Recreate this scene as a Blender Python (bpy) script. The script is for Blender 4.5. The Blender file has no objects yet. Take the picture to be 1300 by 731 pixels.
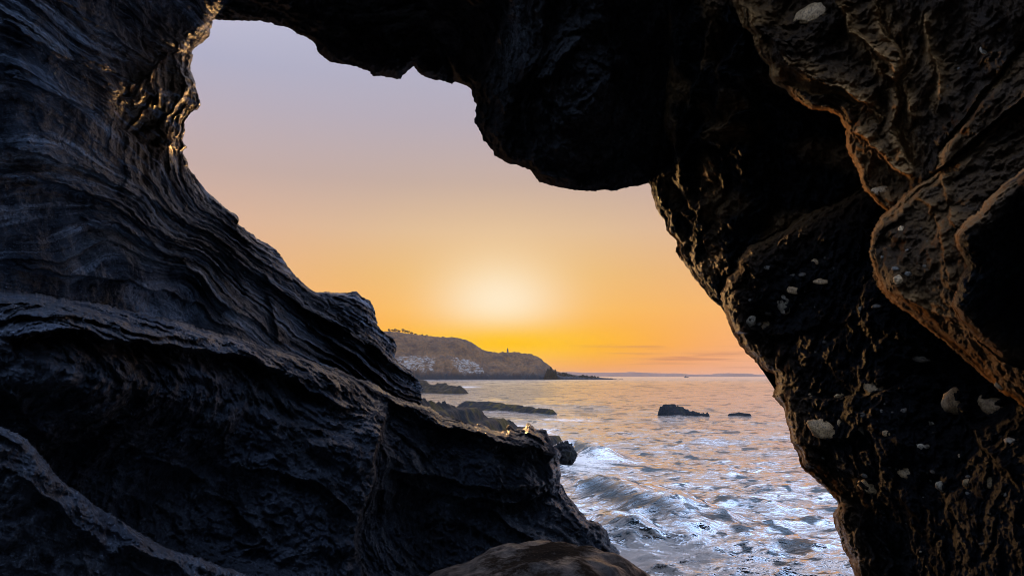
import bpy, math, random
import numpy as np
from mathutils import Vector

random.seed(7)
R = math.radians
C = bpy.context.scene.collection
scene = bpy.context.scene

# ------------------------------------------------------------------ camera
F = 867.0                      # focal length in photograph pixels (1300 wide)
CX, CY = 650.0, 365.5
HORIZON = 477.5
PITCH = math.atan((HORIZON - CY) / F)
CAM_H = 2.6
cam = bpy.data.cameras.new('camera')
cam.sensor_width = 36.0
cam.lens = 36.0 * F / 1300.0
cam.clip_start = 0.05
cam.clip_end = 60000
camo = bpy.data.objects.new('camera', cam)
camo.location = (0, 0, CAM_H)
camo.rotation_euler = (math.pi / 2 + PITCH, 0, 0)
C.objects.link(camo)
scene.camera = camo

SUN_U, SUN_V = 634.0, 398.0
def ray(u, v):
    """direction through photograph pixel (u, v); y component is the forward distance"""
    x = (np.asarray(u, float) - CX) / F
    zc = (CY - np.asarray(v, float)) / F
    y = math.cos(PITCH) - zc * math.sin(PITCH)
    z = math.sin(PITCH) + zc * math.cos(PITCH)
    return x / y, z / y
def at(u, v, Y):
    a, b = ray(u, v)
    return np.stack([a * Y, np.asarray(Y, float) + 0 * a, CAM_H + b * Y], -1)
def on_water(u, v):
    a, b = ray(u, v)
    Y = -CAM_H / b
    return a * Y, Y

# ------------------------------------------------------------------ light
_sx, _sz = ray(SUN_U, SUN_V)
sun_dir = Vector((float(_sx), 1.0, float(_sz))).normalized()
SUN_EL = math.asin(sun_dir.z)
SUN_AZ = math.atan2(sun_dir.x, sun_dir.y)
sl = bpy.data.lights.new('sun', 'SUN')
sl.energy = 1.9
sl.angle = R(3.0)
sl.color = (1.0, 0.53, 0.18)
so = bpy.data.objects.new('sun', sl)
lamp_dir = Vector((math.sin(R(-15)) * math.cos(R(5)), math.cos(R(-15)) * math.cos(R(5)), math.sin(R(5))))   # low, a little left of the glow, behind the headland
so.rotation_euler = (-lamp_dir).to_track_quat('-Z', 'Y').to_euler()
C.objects.link(so)

w = bpy.data.worlds.new('World')
scene.world = w
w.use_nodes = True
nt = w.node_tree
N, L = nt.nodes, nt.links
N.clear()
def node(t, **k):
    n = N.new(t)
    for a, b in k.items():
        setattr(n, a, b)
    return n
def mth(op, a, b=None, c=None, clamp=False):
    n = N.new('ShaderNodeMath'); n.operation = op; n.use_clamp = clamp
    for i, x in enumerate((a, b, c)):
        if x is None: continue
        if isinstance(x, (int, float)): n.inputs[i].default_value = x
        else: L.new(x, n.inputs[i])
    return n.outputs[0]
def srgb(r, g, b):
    f = lambda c: (c / 255 / 12.92) if c <= 10 else ((c / 255 + 0.055) / 1.055) ** 2.4
    return (f(r), f(g), f(b), 1)
def ramp(fac, stops, interp='EASE'):
    n = N.new('ShaderNodeValToRGB'); n.color_ramp.interpolation = interp
    e = n.color_ramp.elements
    while len(e) < len(stops): e.new(0.5)
    for i, (p, c) in enumerate(stops):
        e[i].position = p; e[i].color = c
    L.new(fac, n.inputs[0])
    return n.outputs[0]
def mix(f, a, b, bt='MIX'):
    n = N.new('ShaderNodeMix'); n.data_type = 'RGBA'; n.blend_type = bt
    if isinstance(f, (int, float)): n.inputs[0].default_value = f
    else: L.new(f, n.inputs[0])
    for i, x in ((6, a), (7, b)):
        if isinstance(x, tuple): n.inputs[i].default_value = x
        else: L.new(x, n.inputs[i])
    return n.outputs[2]
tc = node('ShaderNodeTexCoord')
sep = node('ShaderNodeSeparateXYZ'); L.new(tc.outputs['Generated'], sep.inputs[0])
X_, Y_, Z_ = sep.outputs
el = mth('MULTIPLY', mth('ARCSINE', mth('MINIMUM', mth('MAXIMUM', Z_, -1.0), 1.0)), 180 / math.pi)   # elevation in degrees
az = mth('MULTIPLY', mth('ARCTAN2', X_, Y_), 180 / math.pi)                                       # azimuth, 0 = +Y
elf = mth('DIVIDE', el, 90.0, clamp=True)
def E(d): return d / 90.0
def g4(v): return (v, v, v, 1)
vert = ramp(elf, [(E(0), srgb(224, 148, 104)), (E(1.1), srgb(240, 150, 80)), (E(2.6), srgb(253, 154, 46)),
                  (E(5.5), srgb(250, 182, 80)), (E(8.5), srgb(236, 184, 112)), (E(12), srgb(222, 186, 150)), (E(16), srgb(196, 172, 162)),
                  (E(21), srgb(182, 172, 184)), (E(27), srgb(174, 177, 202)), (E(35), srgb(232, 222, 232)), (E(50), srgb(236, 228, 240)),
                  (E(90), srgb(120, 140, 200))], 'LINEAR')  # high band, out of view, made extra bright to silver the waves
side = ramp(elf, [(E(0), srgb(238, 186, 164)), (E(5), srgb(246, 184, 134)), (E(10), srgb(228, 180, 148)),
                  (E(16), srgb(196, 172, 168)), (E(24), srgb(176, 176, 200)), (E(35), srgb(226, 220, 234)), (E(50), srgb(228, 224, 240)), (E(90), srgb(120, 140, 200))], 'LINEAR')
daz = mth('ABSOLUTE', mth('SUBTRACT', az, math.degrees(SUN_AZ)))
sidef = mth('DIVIDE', mth('SUBTRACT', daz, 8.0), 20.0, clamp=True)
col = mix(sidef, vert, side)
# wide soft glow and the pale heart of it
ge = mth('DIVIDE', mth('SUBTRACT', el, math.degrees(SUN_EL) + 1.9), 7.0)
ga = mth('DIVIDE', mth('SUBTRACT', az, math.degrees(SUN_AZ)), 9.5)
g1 = mth('POWER', 2.718, mth('MULTIPLY', mth('ADD', mth('MULTIPLY', ge, ge), mth('MULTIPLY', ga, ga)), -1.0))
col = mix(mth('MULTIPLY', g1, 0.40), col, (0.95, 0.68, 0.36, 1))
ge2 = mth('DIVIDE', mth('SUBTRACT', el, math.degrees(SUN_EL) + 0.8), 3.5)
ga2 = mth('DIVIDE', mth('SUBTRACT', az, math.degrees(SUN_AZ)), 4.8)
g2 = mth('POWER', 2.718, mth('MULTIPLY', mth('ADD', mth('MULTIPLY', ge2, ge2), mth('MULTIPLY', ga2, ga2)), -1.0))
col = mix(mth("MULTIPLY", g2, 0.97), col, (1.0, 0.84, 0.60, 1))
# the yellow belt round the low sun
dyel = mth('DIVIDE', mth('SUBTRACT', el, 2.7), 1.9)
dyaz = mth('DIVIDE', mth('SUBTRACT', az, math.degrees(SUN_AZ) + 0.5), 12.0)
belt = mth('POWER', 2.718, mth('MULTIPLY', mth('ADD', mth('MULTIPLY', dyel, dyel), mth('MULTIPLY', dyaz, dyaz)), -1.0))
col = mix(mth('MULTIPLY', belt, 0.97), col, (1.0, 0.55, 0.0, 1))
# thin streaks of cloud near the horizon
mp = node('ShaderNodeCombineXYZ')
L.new(mth('MULTIPLY', az, 0.10), mp.inputs[0]); L.new(mth('MULTIPLY', el, 2.3), mp.inputs[1])
nz = node('ShaderNodeTexNoise'); nz.inputs['Scale'].default_value = 1.0; nz.inputs['Detail'].default_value = 3
L.new(mp.outputs[0], nz.inputs['Vector'])
stk = ramp(nz.outputs[0], [(0.50, (0, 0, 0, 1)), (0.66, (1, 1, 1, 1))])
band = mth('MULTIPLY', mth('SUBTRACT', 1.0, mth('DIVIDE', mth('ABSOLUTE', mth('SUBTRACT', el, 1.7)), 1.6), clamp=True), 0.75, clamp=True)
azf = mth('DIVIDE', mth('ADD', az, -3.0), 8.0, clamp=True)
col = mix(mth('MULTIPLY', mth('MULTIPLY', stk, band), azf), col, srgb(196, 128, 100))
# the half of the sky behind the viewer: Nishita under a strong added blue fill
sky = node('ShaderNodeTexSky'); sky.sky_type = 'NISHITA'; sky.sun_disc = False
sky.sun_elevation = SUN_EL; sky.sun_rotation = SUN_AZ; sky.air_density = 1.2; sky.dust_density = 0.6; sky.ozone_density = 4.0
skyd = mix(0.75, mix(1.0, sky.outputs[0], (0.9, 1.0, 1.2, 1), 'MULTIPLY'), (1.45, 1.95, 3.00, 1))
skyd = mix(1.0, skyd, ramp(elf, [(E(0), g4(0.30)), (E(14), g4(0.42)), (E(40), g4(1.15)), (E(90), g4(1.5))], 'LINEAR'), 'MULTIPLY')      # dimmed low behind to cut the flat fill
backf = mth('DIVIDE', mth('SUBTRACT', daz, 30.0), 25.0, clamp=True)
highf = mth('DIVIDE', mth('SUBTRACT', el, 50.0), 25.0, clamp=True)
col = mix(mth('MAXIMUM', backf, highf), col, skyd)
bg = node('ShaderNodeBackground'); L.new(col, bg.inputs[0]); bg.inputs[1].default_value = 1.0
wo = node('ShaderNodeOutputWorld'); L.new(bg.outputs[0], wo.inputs[0])

scene.view_settings.view_transform = 'Standard'
scene.view_settings.look = 'None'
scene.view_settings.exposure = 0.0
scene.view_settings.gamma = 1.0
scene.view_settings.use_curve_mapping = False
scene.render.engine = 'CYCLES'
cy = scene.cycles
cy.use_denoising = True
cy.filter_width = 0.95
cy.max_bounces = 6; cy.diffuse_bounces = 3; cy.glossy_bounces = 3; cy.transparent_max_bounces = 12
cy.volume_bounces = 0
cy.sample_clamp_indirect = 4.0

# ------------------------------------------------------------------ numeric helpers
_rs = np.random.RandomState(11)
PERM = _rs.permutation(512).astype(np.int64)
G3 = _rs.normal(size=(512, 3)); G3 /= np.linalg.norm(G3, axis=1)[:, None]
def perlin(P):
    """gradient noise of an (n, 3) array, about -0.7..0.7"""
    P = np.asarray(P, float)
    i = np.floor(P).astype(np.int64); f = P - i
    u = f * f * f * (f * (f * 6 - 15) + 10)
    out = 0
    for dx in (0, 1):
        wx = u[:, 0] if dx else 1 - u[:, 0]
        for dy in (0, 1):
            wy = u[:, 1] if dy else 1 - u[:, 1]
            for dz in (0, 1):
                wz = u[:, 2] if dz else 1 - u[:, 2]
                h = PERM[(PERM[(PERM[(i[:, 0] + dx) & 511] + i[:, 1] + dy) & 511] + i[:, 2] + dz) & 511]
                g = G3[h]
                d = g[:, 0] * (f[:, 0] - dx) + g[:, 1] * (f[:, 1] - dy) + g[:, 2] * (f[:, 2] - dz)
                out = out + wx * wy * wz * d
    return out * 1.5
def fbm(P, octaves=4, gain=0.5, lac=2.03, ridged=False):
    a, s, t = 1.0, 0.0, 0.0
    for k in range(octaves):
        n = perlin(P + 17.3 * k)
        if ridged: n = 1 - 2.2 * np.abs(n)
        s = s + a * n; t += a
        a *= gain; P = P * lac
    return s / t
def vor(P, seed=3):
    """distance to the nearest and second nearest random point in a unit lattice"""
    i = np.floor(P).astype(np.int64)
    d1 = np.full(len(P), 9.0); d2 = d1.copy()
    JR = np.random.RandomState(seed).rand(512, 3)
    for dx in (-1, 0, 1):
        for dy in (-1, 0, 1):
            for dz in (-1, 0, 1):
                c = i + (dx, dy, dz)
                h = PERM[(PERM[(PERM[c[:, 0] & 511] + c[:, 1]) & 511] + c[:, 2]) & 511]
                d = np.linalg.norm(c + JR[h] - P, axis=1)
                m = d < d1
                d2 = np.where(m, d1, np.minimum(d2, d)); d1 = np.where(m, d, d1)
    return d1, d2
def smooth(x, a, b):
    t = np.clip((x - a) / (b - a), 0, 1); return t * t * (3 - 2 * t)
def seg_dist(U, V, line, reach=None):
    """distance, signed side (+ = right of travel in picture terms), nearest point and arc position to an open polyline"""
    best = np.full(U.shape, 1e9); side = np.zeros(U.shape); qu = np.zeros(U.shape); qv = np.zeros(U.shape); arc = np.zeros(U.shape)
    run = 0.0
    for (a, b), (c, d) in zip(line[:-1], line[1:]):
        ex, ey = c - a, d - b; l2 = ex * ex + ey * ey
        if l2 == 0: continue
        t = np.clip(((U - a) * ex + (V - b) * ey) / l2, 0, 1)
        pu = a + t * ex; pv = b + t * ey
        ds = np.hypot(U - pu, V - pv)
        m = ds < best
        best = np.where(m, ds, best); qu = np.where(m, pu, qu); qv = np.where(m, pv, qv)
        side = np.where(m, -(ex * (V - b) - ey * (U - a)), side)
        arc = np.where(m, run + t * math.sqrt(l2), arc)
        run += math.sqrt(l2)
    return best, np.sign(side), qu, qv, arc / max(run, 1e-6)
def inside(U, V, poly):
    r = np.zeros(U.shape, bool)
    n = len(poly)
    for i in range(n):
        x1, y1 = poly[i]; x2, y2 = poly[(i + 1) % n]
        if y1 == y2: continue
        c = ((y1 > V) != (y2 > V)) & (U < (x2 - x1) * (V - y1) / (y2 - y1) + x1)
        r ^= c
    return r
def rbf(pts, U, V, c=120.0):
    p = np.array(pts, float); n = len(p)
    k = lambda r: np.sqrt(r * r + c * c) / 300
    A = np.zeros((n + 1, n + 1))
    A[:n, :n] = k(np.hypot(p[:, None, 0] - p[None, :, 0], p[:, None, 1] - p[None, :, 1]))
    A[:n, n] = 1; A[n, :n] = 1
    w_ = np.linalg.solve(A, np.concatenate([p[:, 2], [0]]))
    out = np.full(U.shape, w_[n])
    for i in range(n):
        out = out + w_[i] * k(np.hypot(U - p[i, 0], V - p[i, 1]))
    return out

def mesh_np(name, verts, faces, mat, smooth_=True, attrs=None):
    """faces: (m, 4) or (m, 3) int array"""
    me = bpy.data.meshes.new(name)
    faces = np.asarray(faces, np.int32); k = faces.shape[1]
    me.vertices.add(len(verts)); me.vertices.foreach_set('co', np.asarray(verts, np.float32).ravel())
    me.loops.add(faces.size); me.loops.foreach_set('vertex_index', faces.ravel())
    me.polygons.add(len(faces)); me.polygons.foreach_set('loop_start', np.arange(0, faces.size, k, dtype=np.int32))
    me.polygons.foreach_set('loop_total', np.full(len(faces), k, np.int32))
    me.update(calc_edges=True)
    me.validate()
    me.polygons.foreach_set('use_smooth', np.full(len(me.polygons), smooth_, bool))
    for an, av in (attrs or {}).items():
        at_ = me.attributes.new(an, 'FLOAT', 'POINT'); at_.data.foreach_set('value', np.asarray(av, np.float32))
    me.materials.append(mat)
    o = bpy.data.objects.new(name, me); C.objects.link(o)
    return o
def tag(o, label=None, cat=None, group=None, kind=None):
    if label: o['label'] = label
    if cat: o['category'] = cat
    if group: o['group'] = group
    if kind: o['kind'] = kind
    return o

# ------------------------------------------------------------------ materials
class Mat:
    def __init__(s, name):
        s.m = bpy.data.materials.new(name); s.m.use_nodes = True
        s.t = s.m.node_tree; s.t.nodes.clear()
        s.out = s.n('ShaderNodeOutputMaterial'); s.b = s.n('ShaderNodeBsdfPrincipled')
        s.l(s.b.outputs[0], s.out.inputs[0])
        s.pos = s.n('ShaderNodeNewGeometry').outputs['Position']
    def n(s, t): return s.t.nodes.new(t)
    def l(s, a, b): s.t.links.new(a, b)
    def setv(s, sock, v):
        if isinstance(v, (int, float, tuple)): sock.default_value = v
        else: s.l(v, sock)
    def scaled(s, sc, rot=(0, 0, 0)):
        m = s.n('ShaderNodeMapping'); m.inputs['Scale'].default_value = sc; m.inputs['Rotation'].default_value = rot
        s.l(s.pos, m.inputs[0]); return m.outputs[0]
    def noise(s, scale, detail=4, rough=0.5, vec=None, dist=0.0, ntype='FBM'):
        n = s.n('ShaderNodeTexNoise'); n.noise_type = ntype; n.inputs['Scale'].default_value = scale
        n.inputs['Detail'].default_value = detail; n.inputs['Roughness'].default_value = rough; n.inputs['Distortion'].default_value = dist
        s.l(vec or s.pos, n.inputs['Vector']); return n.outputs[0]
    def voro(s, scale, vec=None, feature='F1'):
        n = s.n('ShaderNodeTexVoronoi'); n.feature = feature; n.inputs['Scale'].default_value = scale
        s.l(vec or s.pos, n.inputs['Vector']); return n.outputs['Distance']
    def ramp(s, f, stops):
        n = s.n('ShaderNodeValToRGB'); e = n.color_ramp.elements
        while len(e) < len(stops): e.new(0.5)
        for i, (p, c) in enumerate(stops):
            e[i].position = p; e[i].color = c if len(c) == 4 else (*c, 1)
        s.l(f, n.inputs[0]); return n.outputs[0]
    def math(s, op, a, b=0.0, clamp=False):
        n = s.n('ShaderNodeMath'); n.operation = op; n.use_clamp = clamp
        s.setv(n.inputs[0], a); s.setv(n.inputs[1], b); return n.outputs[0]
    def mix(s, f, a, b, bt='MIX'):
        n = s.n('ShaderNodeMix'); n.data_type = 'RGBA'; n.blend_type = bt
        s.setv(n.inputs[0], f); s.setv(n.inputs[6], a); s.setv(n.inputs[7], b); return n.outputs[2]
    def attr(s, name):
        n = s.n('ShaderNodeAttribute'); n.attribute_name = name; return n.outputs['Fac']
    def bump(s, h, strength, dist, prev=None):
        n = s.n('ShaderNodeBump'); n.inputs['Strength'].default_value = strength; n.inputs['Distance'].default_value = dist
        s.l(h, n.inputs['Height'])
        if prev is not None: s.l(prev, n.inputs['Normal'])
        return n.outputs[0]
def g(v): return (v, v, v, 1)
def rock_mat(name, dark, light, rough=(0.30, 0.6), grain=0.01, warm=None, wet=0.5, strata=False):
    M = Mat(name)
    n1 = M.noise(1.3, 6, 0.6); n2 = M.noise(14, 5, 0.65); n3 = M.noise(70, 4, 0.7)
    c = M.mix(M.ramp(n1, [(0.35, g(0)), (0.7, g(1))]), (*dark, 1), (*light, 1))
    c = M.mix(M.ramp(n2, [(0.3, g(0)), (0.75, g(0.7))]), c, (*[x * 0.45 for x in dark], 1))
    spk = M.ramp(n3, [(0.58, g(0)), (0.66, g(1))])
    c = M.mix(M.math('MULTIPLY', spk, 0.5), c, (*[min(1, x * 3.0) for x in light], 1))  # pale grit specks, doubling as painted wet glints
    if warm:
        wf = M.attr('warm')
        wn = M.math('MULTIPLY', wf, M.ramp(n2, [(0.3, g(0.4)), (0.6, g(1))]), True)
        c = M.mix(wn, c, (*warm, 1))  # warm rock tint; on rims it paints in the sun's gold
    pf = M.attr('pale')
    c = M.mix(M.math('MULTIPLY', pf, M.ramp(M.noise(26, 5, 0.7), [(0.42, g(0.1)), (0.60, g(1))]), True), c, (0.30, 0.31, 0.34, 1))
    M.l(c, M.b.inputs['Base Color'])
    rr = M.n('ShaderNodeMapRange'); rr.inputs['To Min'].default_value = rough[0]; rr.inputs['To Max'].default_value = rough[1]
    rr.inputs['From Min'].default_value = 0.3; rr.inputs['From Max'].default_value = 0.7
    M.l(M.noise(22, 5, 0.7), rr.inputs[0])
    wetm = M.ramp(M.noise(2.4, 7, 0.7), [(0.44, g(0)), (0.56, g(1))])
    M.l(M.math('ADD', M.math('MULTIPLY', rr.outputs[0], wetm), M.math('MULTIPLY', M.math('SUBTRACT', 1.0, wetm), 0.75)), M.b.inputs['Roughness'])
    M.l(M.math('ADD', M.math('MULTIPLY', wetm, wet), 0.02 if wet > 0.15 else 0.0), M.b.inputs['Specular IOR Level'])
    b = M.bump(M.noise(5, 8, 0.75, None, 0.3, 'RIDGED_MULTIFRACTAL'), 1.0, grain * 4)
    b = M.bump(M.noise(13, 4, 0.7, None, 0.4, 'RIDGED_MULTIFRACTAL'), 1.0, grain * 1.6, b)
    b = M.bump(M.noise(34, 7, 0.75), 1.0, grain * 2.6, b)
    b = M.bump(M.noise(120, 4, 0.75), 0.9, grain * 0.6, b)
    if strata:
        cv = M.n('ShaderNodeCombineXYZ'); M.l(M.math('MULTIPLY', M.attr('level'), 34.0), cv.inputs[0])
        px = M.n('ShaderNodeSeparateXYZ'); M.l(M.pos, px.inputs[0])
        M.l(M.math('MULTIPLY', px.outputs[1], 0.55), cv.inputs[1]); M.l(M.math('MULTIPLY', px.outputs[0], 0.3), cv.inputs[2])
        sn_ = M.noise(1.0, 7, 0.72, cv.outputs[0], 0.5)
        b = M.bump(sn_, 1.0, 0.16, b)
        cb = M.n('ShaderNodeCombineXYZ'); M.l(M.math('MULTIPLY', M.attr('level'), 11.0), cb.inputs[0])
        M.l(M.math('MULTIPLY', px.outputs[1], 0.35), cb.inputs[1]); M.l(M.math('MULTIPLY', px.outputs[0], 0.25), cb.inputs[2])
        pb = M.ramp(M.noise(1.0, 5, 0.6, cb.outputs[0], 0.3), [(0.52, g(0)), (0.64, g(1))])
        c = M.mix(M.math('MULTIPLY', pb, M.ramp(M.noise(38, 4, 0.7), [(0.40, g(0.15)), (0.58, g(0.9))])), c, (0.42, 0.48, 0.60, 1))  # pale bluish beds, painted in to supply the wall's highlights
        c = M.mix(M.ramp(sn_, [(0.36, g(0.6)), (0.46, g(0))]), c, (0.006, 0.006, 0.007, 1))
        M.l(c, M.b.inputs['Base Color'])
    M.l(b, M.b.inputs['Normal'])
    return M.m

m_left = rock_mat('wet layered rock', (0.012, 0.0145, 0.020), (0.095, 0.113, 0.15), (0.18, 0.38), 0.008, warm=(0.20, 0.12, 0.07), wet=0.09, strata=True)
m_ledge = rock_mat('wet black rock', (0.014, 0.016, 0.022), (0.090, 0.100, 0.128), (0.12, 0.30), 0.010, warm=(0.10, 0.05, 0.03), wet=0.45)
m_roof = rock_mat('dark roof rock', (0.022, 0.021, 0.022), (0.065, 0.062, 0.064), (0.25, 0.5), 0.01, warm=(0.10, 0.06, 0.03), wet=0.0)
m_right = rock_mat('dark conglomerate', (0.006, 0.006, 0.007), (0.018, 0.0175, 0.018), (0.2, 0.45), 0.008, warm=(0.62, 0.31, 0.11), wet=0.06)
m_boulder = rock_mat('brown wet boulder', (0.014, 0.0085, 0.006), (0.048, 0.029, 0.018), (0.22, 0.45), 0.006, wet=0.8)

# ------------------------------------------------------------------ the cave: rock masses one behind the other
# lip = the free edge of a rock mass; close = how its outline goes on out of sight; ctrl = (u, v, distance in metres)
def lay(key, lip, close, ctrl, w=26, A=0.6): return dict(key=key, lip=lip, poly=lip + close, ctrl=ctrl, w=w, A=A)
LAYERS = [
 lay('ceiling', [(150,10),(250,26),(270,26),(300,27.5),(318,27),(330,25.5),(338,29),(350,32),(360,33.5),(370,38),(381,45),(394,51.5),(399,58),(403,65),(412,73.5),(430,81),(450,84),(466,90),(476,96),(485,96),(497,99.5),(509,100),(512,94),(525,84.5),(530,91),(540,98),(552,102.5),(562,103),(574,107),(578,105),(590,108),(597,112),(599,124),(607,133),(604,146),(602,156),(611,166),(613,178),(620,187),(628,198),(645,206),(660,211),(673,218),(685,231),(700,236),(722,240),(742,243.5),(762,242.5),(778,241),(800,237.5),(814,234.5),(823,232),(836,240)],
     [(900,262),(1100,200),(1100,-900),(-300,-900),(0,-200)],
     [(270,26,8.2),(400,60,8.4),(500,98,8.6),(525,84,8.9),(600,115,8.0),(612,170,7.4),(660,211,7.0),(742,243,6.8),(822,232,7.4),(600,0,7.0),(700,120,5.8),(780,120,5.9),(500,0,7.2),(350,0,7.4),(840,60,6.4),(600,-200,4.8),(300,-200,5.0),(900,-200,4.6),(600,-500,3.3),(0,-500,3.2),(1000,-500,3.0),(600,-900,2.2)], 16, 0.35),
 lay('back', [(846,-900),(848,0),(851,60),(846,120),(836,180),(824,228),(826,240),(830,252),(832,263),(838,272),(846,282),(846,292),(853,300),(859,308),(858,320),(866,331),(876,342),(882,354),(892,368),(903,380),(916,389)],
     [(1000,520),(1500,520),(1500,-900)],
     [(824,232,7.2),(846,285,7.0),(880,350,6.8),(916,388,6.6),(960,330,5.9),(1000,250,5.5),(900,200,6.2),(870,60,5.4),(960,100,5.0),(870,-200,4.3),(870,-600,3.0),(1200,0,4.6),(1200,400,5)], 16, 0.35),
 lay('right', [(1210,150),(1150,205),(1087,237),(1052,257),(1012,279),(977,300),(952,313),(937,328),(934,343),(922,353),(915,372),(919,392),(924,408),(930,424),(941,440),(955,455),(971,469),(984,477),(985,490),(981,502),(990,513),(997,524),(1002,548),(1006,562),(1013,577),(1017,592),(1033,607),(1048,620),(1058,630),(1066,641),(1057,652),(1060,668),(1068,684),(1071,697),(1080,715),(1087,735),(1090,780),(1096,900),(1104,1400)],
     [(2400,1400),(2400,100),(1300,60)],
     [(1087,237,4.7),(935,335,5.6),(916,375,5.7),(984,477,5.3),(985,500,5.2),(1015,590,5.0),(1062,640,4.7),(1085,731,4.5),(1100,300,4.5),(1100,400,4.3),(1100,520,4.1),(1200,620,3.5),(1300,700,2.9),(1200,480,3.8),(1300,560,3.0),(1100,900,3.6),(1300,900,2.7),(1800,500,1.9),(2300,500,1.3),(1800,1200,1.9),(1200,1300,3)], 20, 0.45),
 lay('upper', [(905,-900),(916,-200),(925,-4),(931,10),(937,24),(944,35),(957,44),(957,58),(964,71),(976,82),(978,99),(984,108),(999,114),(1012,128),(1030,139),(1050,141),(1066,149),(1074,163),(1074,186),(1082,204),(1090,218),(1096,240),(1112,256),(1130,272)],
     [(1200,300),(1300,270),(2400,270),(2400,-900)],
     [(925,0,4.2),(957,55,4.1),(1000,115,3.9),(1070,160,3.8),(1100,245,3.7),(1100,60,3.6),(1170,130,3.2),(1240,60,2.9),(1300,0,2.6),(1300,200,2.6),(1000,-200,3.4),(1300,-400,2.2),(1800,0,1.8),(2300,0,1.3)], 15, 0.35),
 lay('bulge', [(1420,-90),(1340,10),(1302,46),(1284,68),(1268,92),(1246,118),(1232,138),(1215,160),(1200,178),(1191,194),(1188,212),(1193,232),(1205,260),(1230,330)],
     [(1300,420),(2400,420),(2400,-90)],
     [(1300,48,2.65),(1215,160,2.8),(1190,210,2.85),(1260,200,2.6),(1300,150,2.45),(1230,320,2.7),(1800,0,1.7),(2300,0,1.3),(1800,400,1.7)], 14, 0.3),
 lay('lobe', [(1330,100),(1240,172),(1196,212),(1162,236),(1148,246),(1134,262),(1117,277),(1107,297),(1105,318),(1108,345),(1116,366),(1130,383),(1152,397),(1182,420),(1212,446),(1243,472),(1272,498),(1300,516),(1400,590)],
     [(2400,650),(2400,80)],
     [(1162,236,3.05),(1107,310,3.15),(1120,370,3.1),(1182,420,3.0),(1272,498,2.75),(1200,330,2.7),(1300,300,2.35),(1300,460,2.4),(1800,300,1.6),(2300,300,1.2),(1800,600,1.7)], 18, 0.34),
 lay('shoulder', [(1460,130),(1340,196),(1300,214),(1281,228),(1259,247),(1238,270),(1222,284),(1212,299),(1214,312),(1221,326),(1228,338),(1219,352),(1212,372),(1209,390),(1218,406),(1235,424),(1252,441),(1268,456),(1290,466),(1350,490)],
     [(2400,560),(2400,130)],
     [(1300,216,1.78),(1214,305,1.92),(1226,338,2.0),(1211,385,2.1),(1260,450,2.4),(1300,340,2.2),(1800,300,1.2),(2300,300,0.9)], 16, 0.3),
 lay('left', [(240,-900),(262,-300),(330,-60),(300,-10),(284,14),(270,26),(269,36),(265,46),(258,53),(247,60),(243,65),(246,72),(243,80),(241,90),(246,97),(248,106),(251,120),(254,133),(250,140),(243,143),(238,150),(233,156),(235,168),(231,180),(236,188),(231,192),(237,203),(239,213),(247,223),(254,234),(262,242),(275,253),(288,266),(301,273),(304,279),(302,284),(313,292),(326,303),(343,312),(357,324),(367,340),(376,352),(386,358),(397,368),(407,371.5),(425,370.5),(440,371.5),(453,369.5),(459,377),(469,382),(475,392),(478,404),(481,416),(490,424),(499,428),(503,437),(501,450),(505,459),(518,469),(530,480),(536,491),(535,508),(530,560),(525,640)],
     [(480,1400),(-1300,1400),(-1300,-900)],
     [(270,30,7.4),(250,62,7.4),(250,135,7.8),(235,180,8.4),(256,236,9.4),(303,280,10.6),(360,330,12.0),(402,371,12.8),(452,371,13.4),(480,415,13.6),(535,492,14.2),(0,0,3.3),(0,200,3.5),(0,370,3.6),(150,60,5.4),(150,160,5.6),(120,280,5.0),(200,300,6.6),(230,400,6.6),(330,400,9.0),(380,450,9.8),(450,470,11.8),(-300,100,2.6),(-300,350,2.6),(-700,200,2.0),(-1200,200,1.5),(100,-300,3.9),(-500,-500,2.2),(150,-800,2.6)], 26, 1.2),
 lay('ledge', [(-1300,330),(-300,345),(-100,360),(0,369),(40,372),(80,379),(130,386),(190,402),(230,408),(262,420),(300,429),(335,441),(370,450),(405,462),(430,470),(455,481),(480,489),(497,502),(520,511),(545,517),(560,526),(575,531),(600,539),(612,538),(630,546),(640,546),(646,539),(656,545),(664,545),(670,537),(678,543),(692,546),(699,556),(703,565),(711,571),(714,578),(709,584),(713,598),(711,612),(717,624),(726,635),(735,645),(745,658),(762,665),(771,674),(776,688),(786,701),(797,730),(806,800)],
     [(800,1400),(-1300,1400)],
     [(0,372,3.0),(130,390,3.8),(262,422,4.9),(335,441,5.9),(430,472,7.5),(497,502,8.6),(575,531,9.4),(645,540,9.9),(714,578,10.2),(712,612,10.1),(745,658,10.2),(786,701,10.3),
      (100,430,3.0),(250,470,4.2),(400,520,6.0),(500,540,7.6),(620,590,8.9),(150,600,4.2),(300,600,5.2),(380,660,5.4),(550,640,8.6),(640,660,9.2),(720,660,9.8),(480,720,6.6),(600,720,8.4),
      (0,560,3.0),(0,731,2.4),(-300,500,2.0),(-800,500,1.5),(-1200,900,1.1),(200,900,3.0),(600,1000,5.5),(780,1000,6.5)], 16, 0.5),
 lay('near', [(-1300,400),(-300,480),(-60,530),(0,540),(25,552),(48,572),(62,592),(80,612),(104,628),(130,648),(160,664),(190,684),(222,700),(250,706),(275,716),(310,728),(350,745),(400,900),(420,1400)],
     [(-1300,1400)],
     [(0,542,2.1),(62,592,2.3),(130,648,2.6),(250,708,3.2),(330,735,3.6),(0,731,2.25),(150,731,2.7),(-300,600,1.7),(-1000,700,1.1),(100,1000,2.5),(350,1000,3.2)], 7, 0.06),
]
KEYS = [l['key'] for l in LAYERS]
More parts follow.
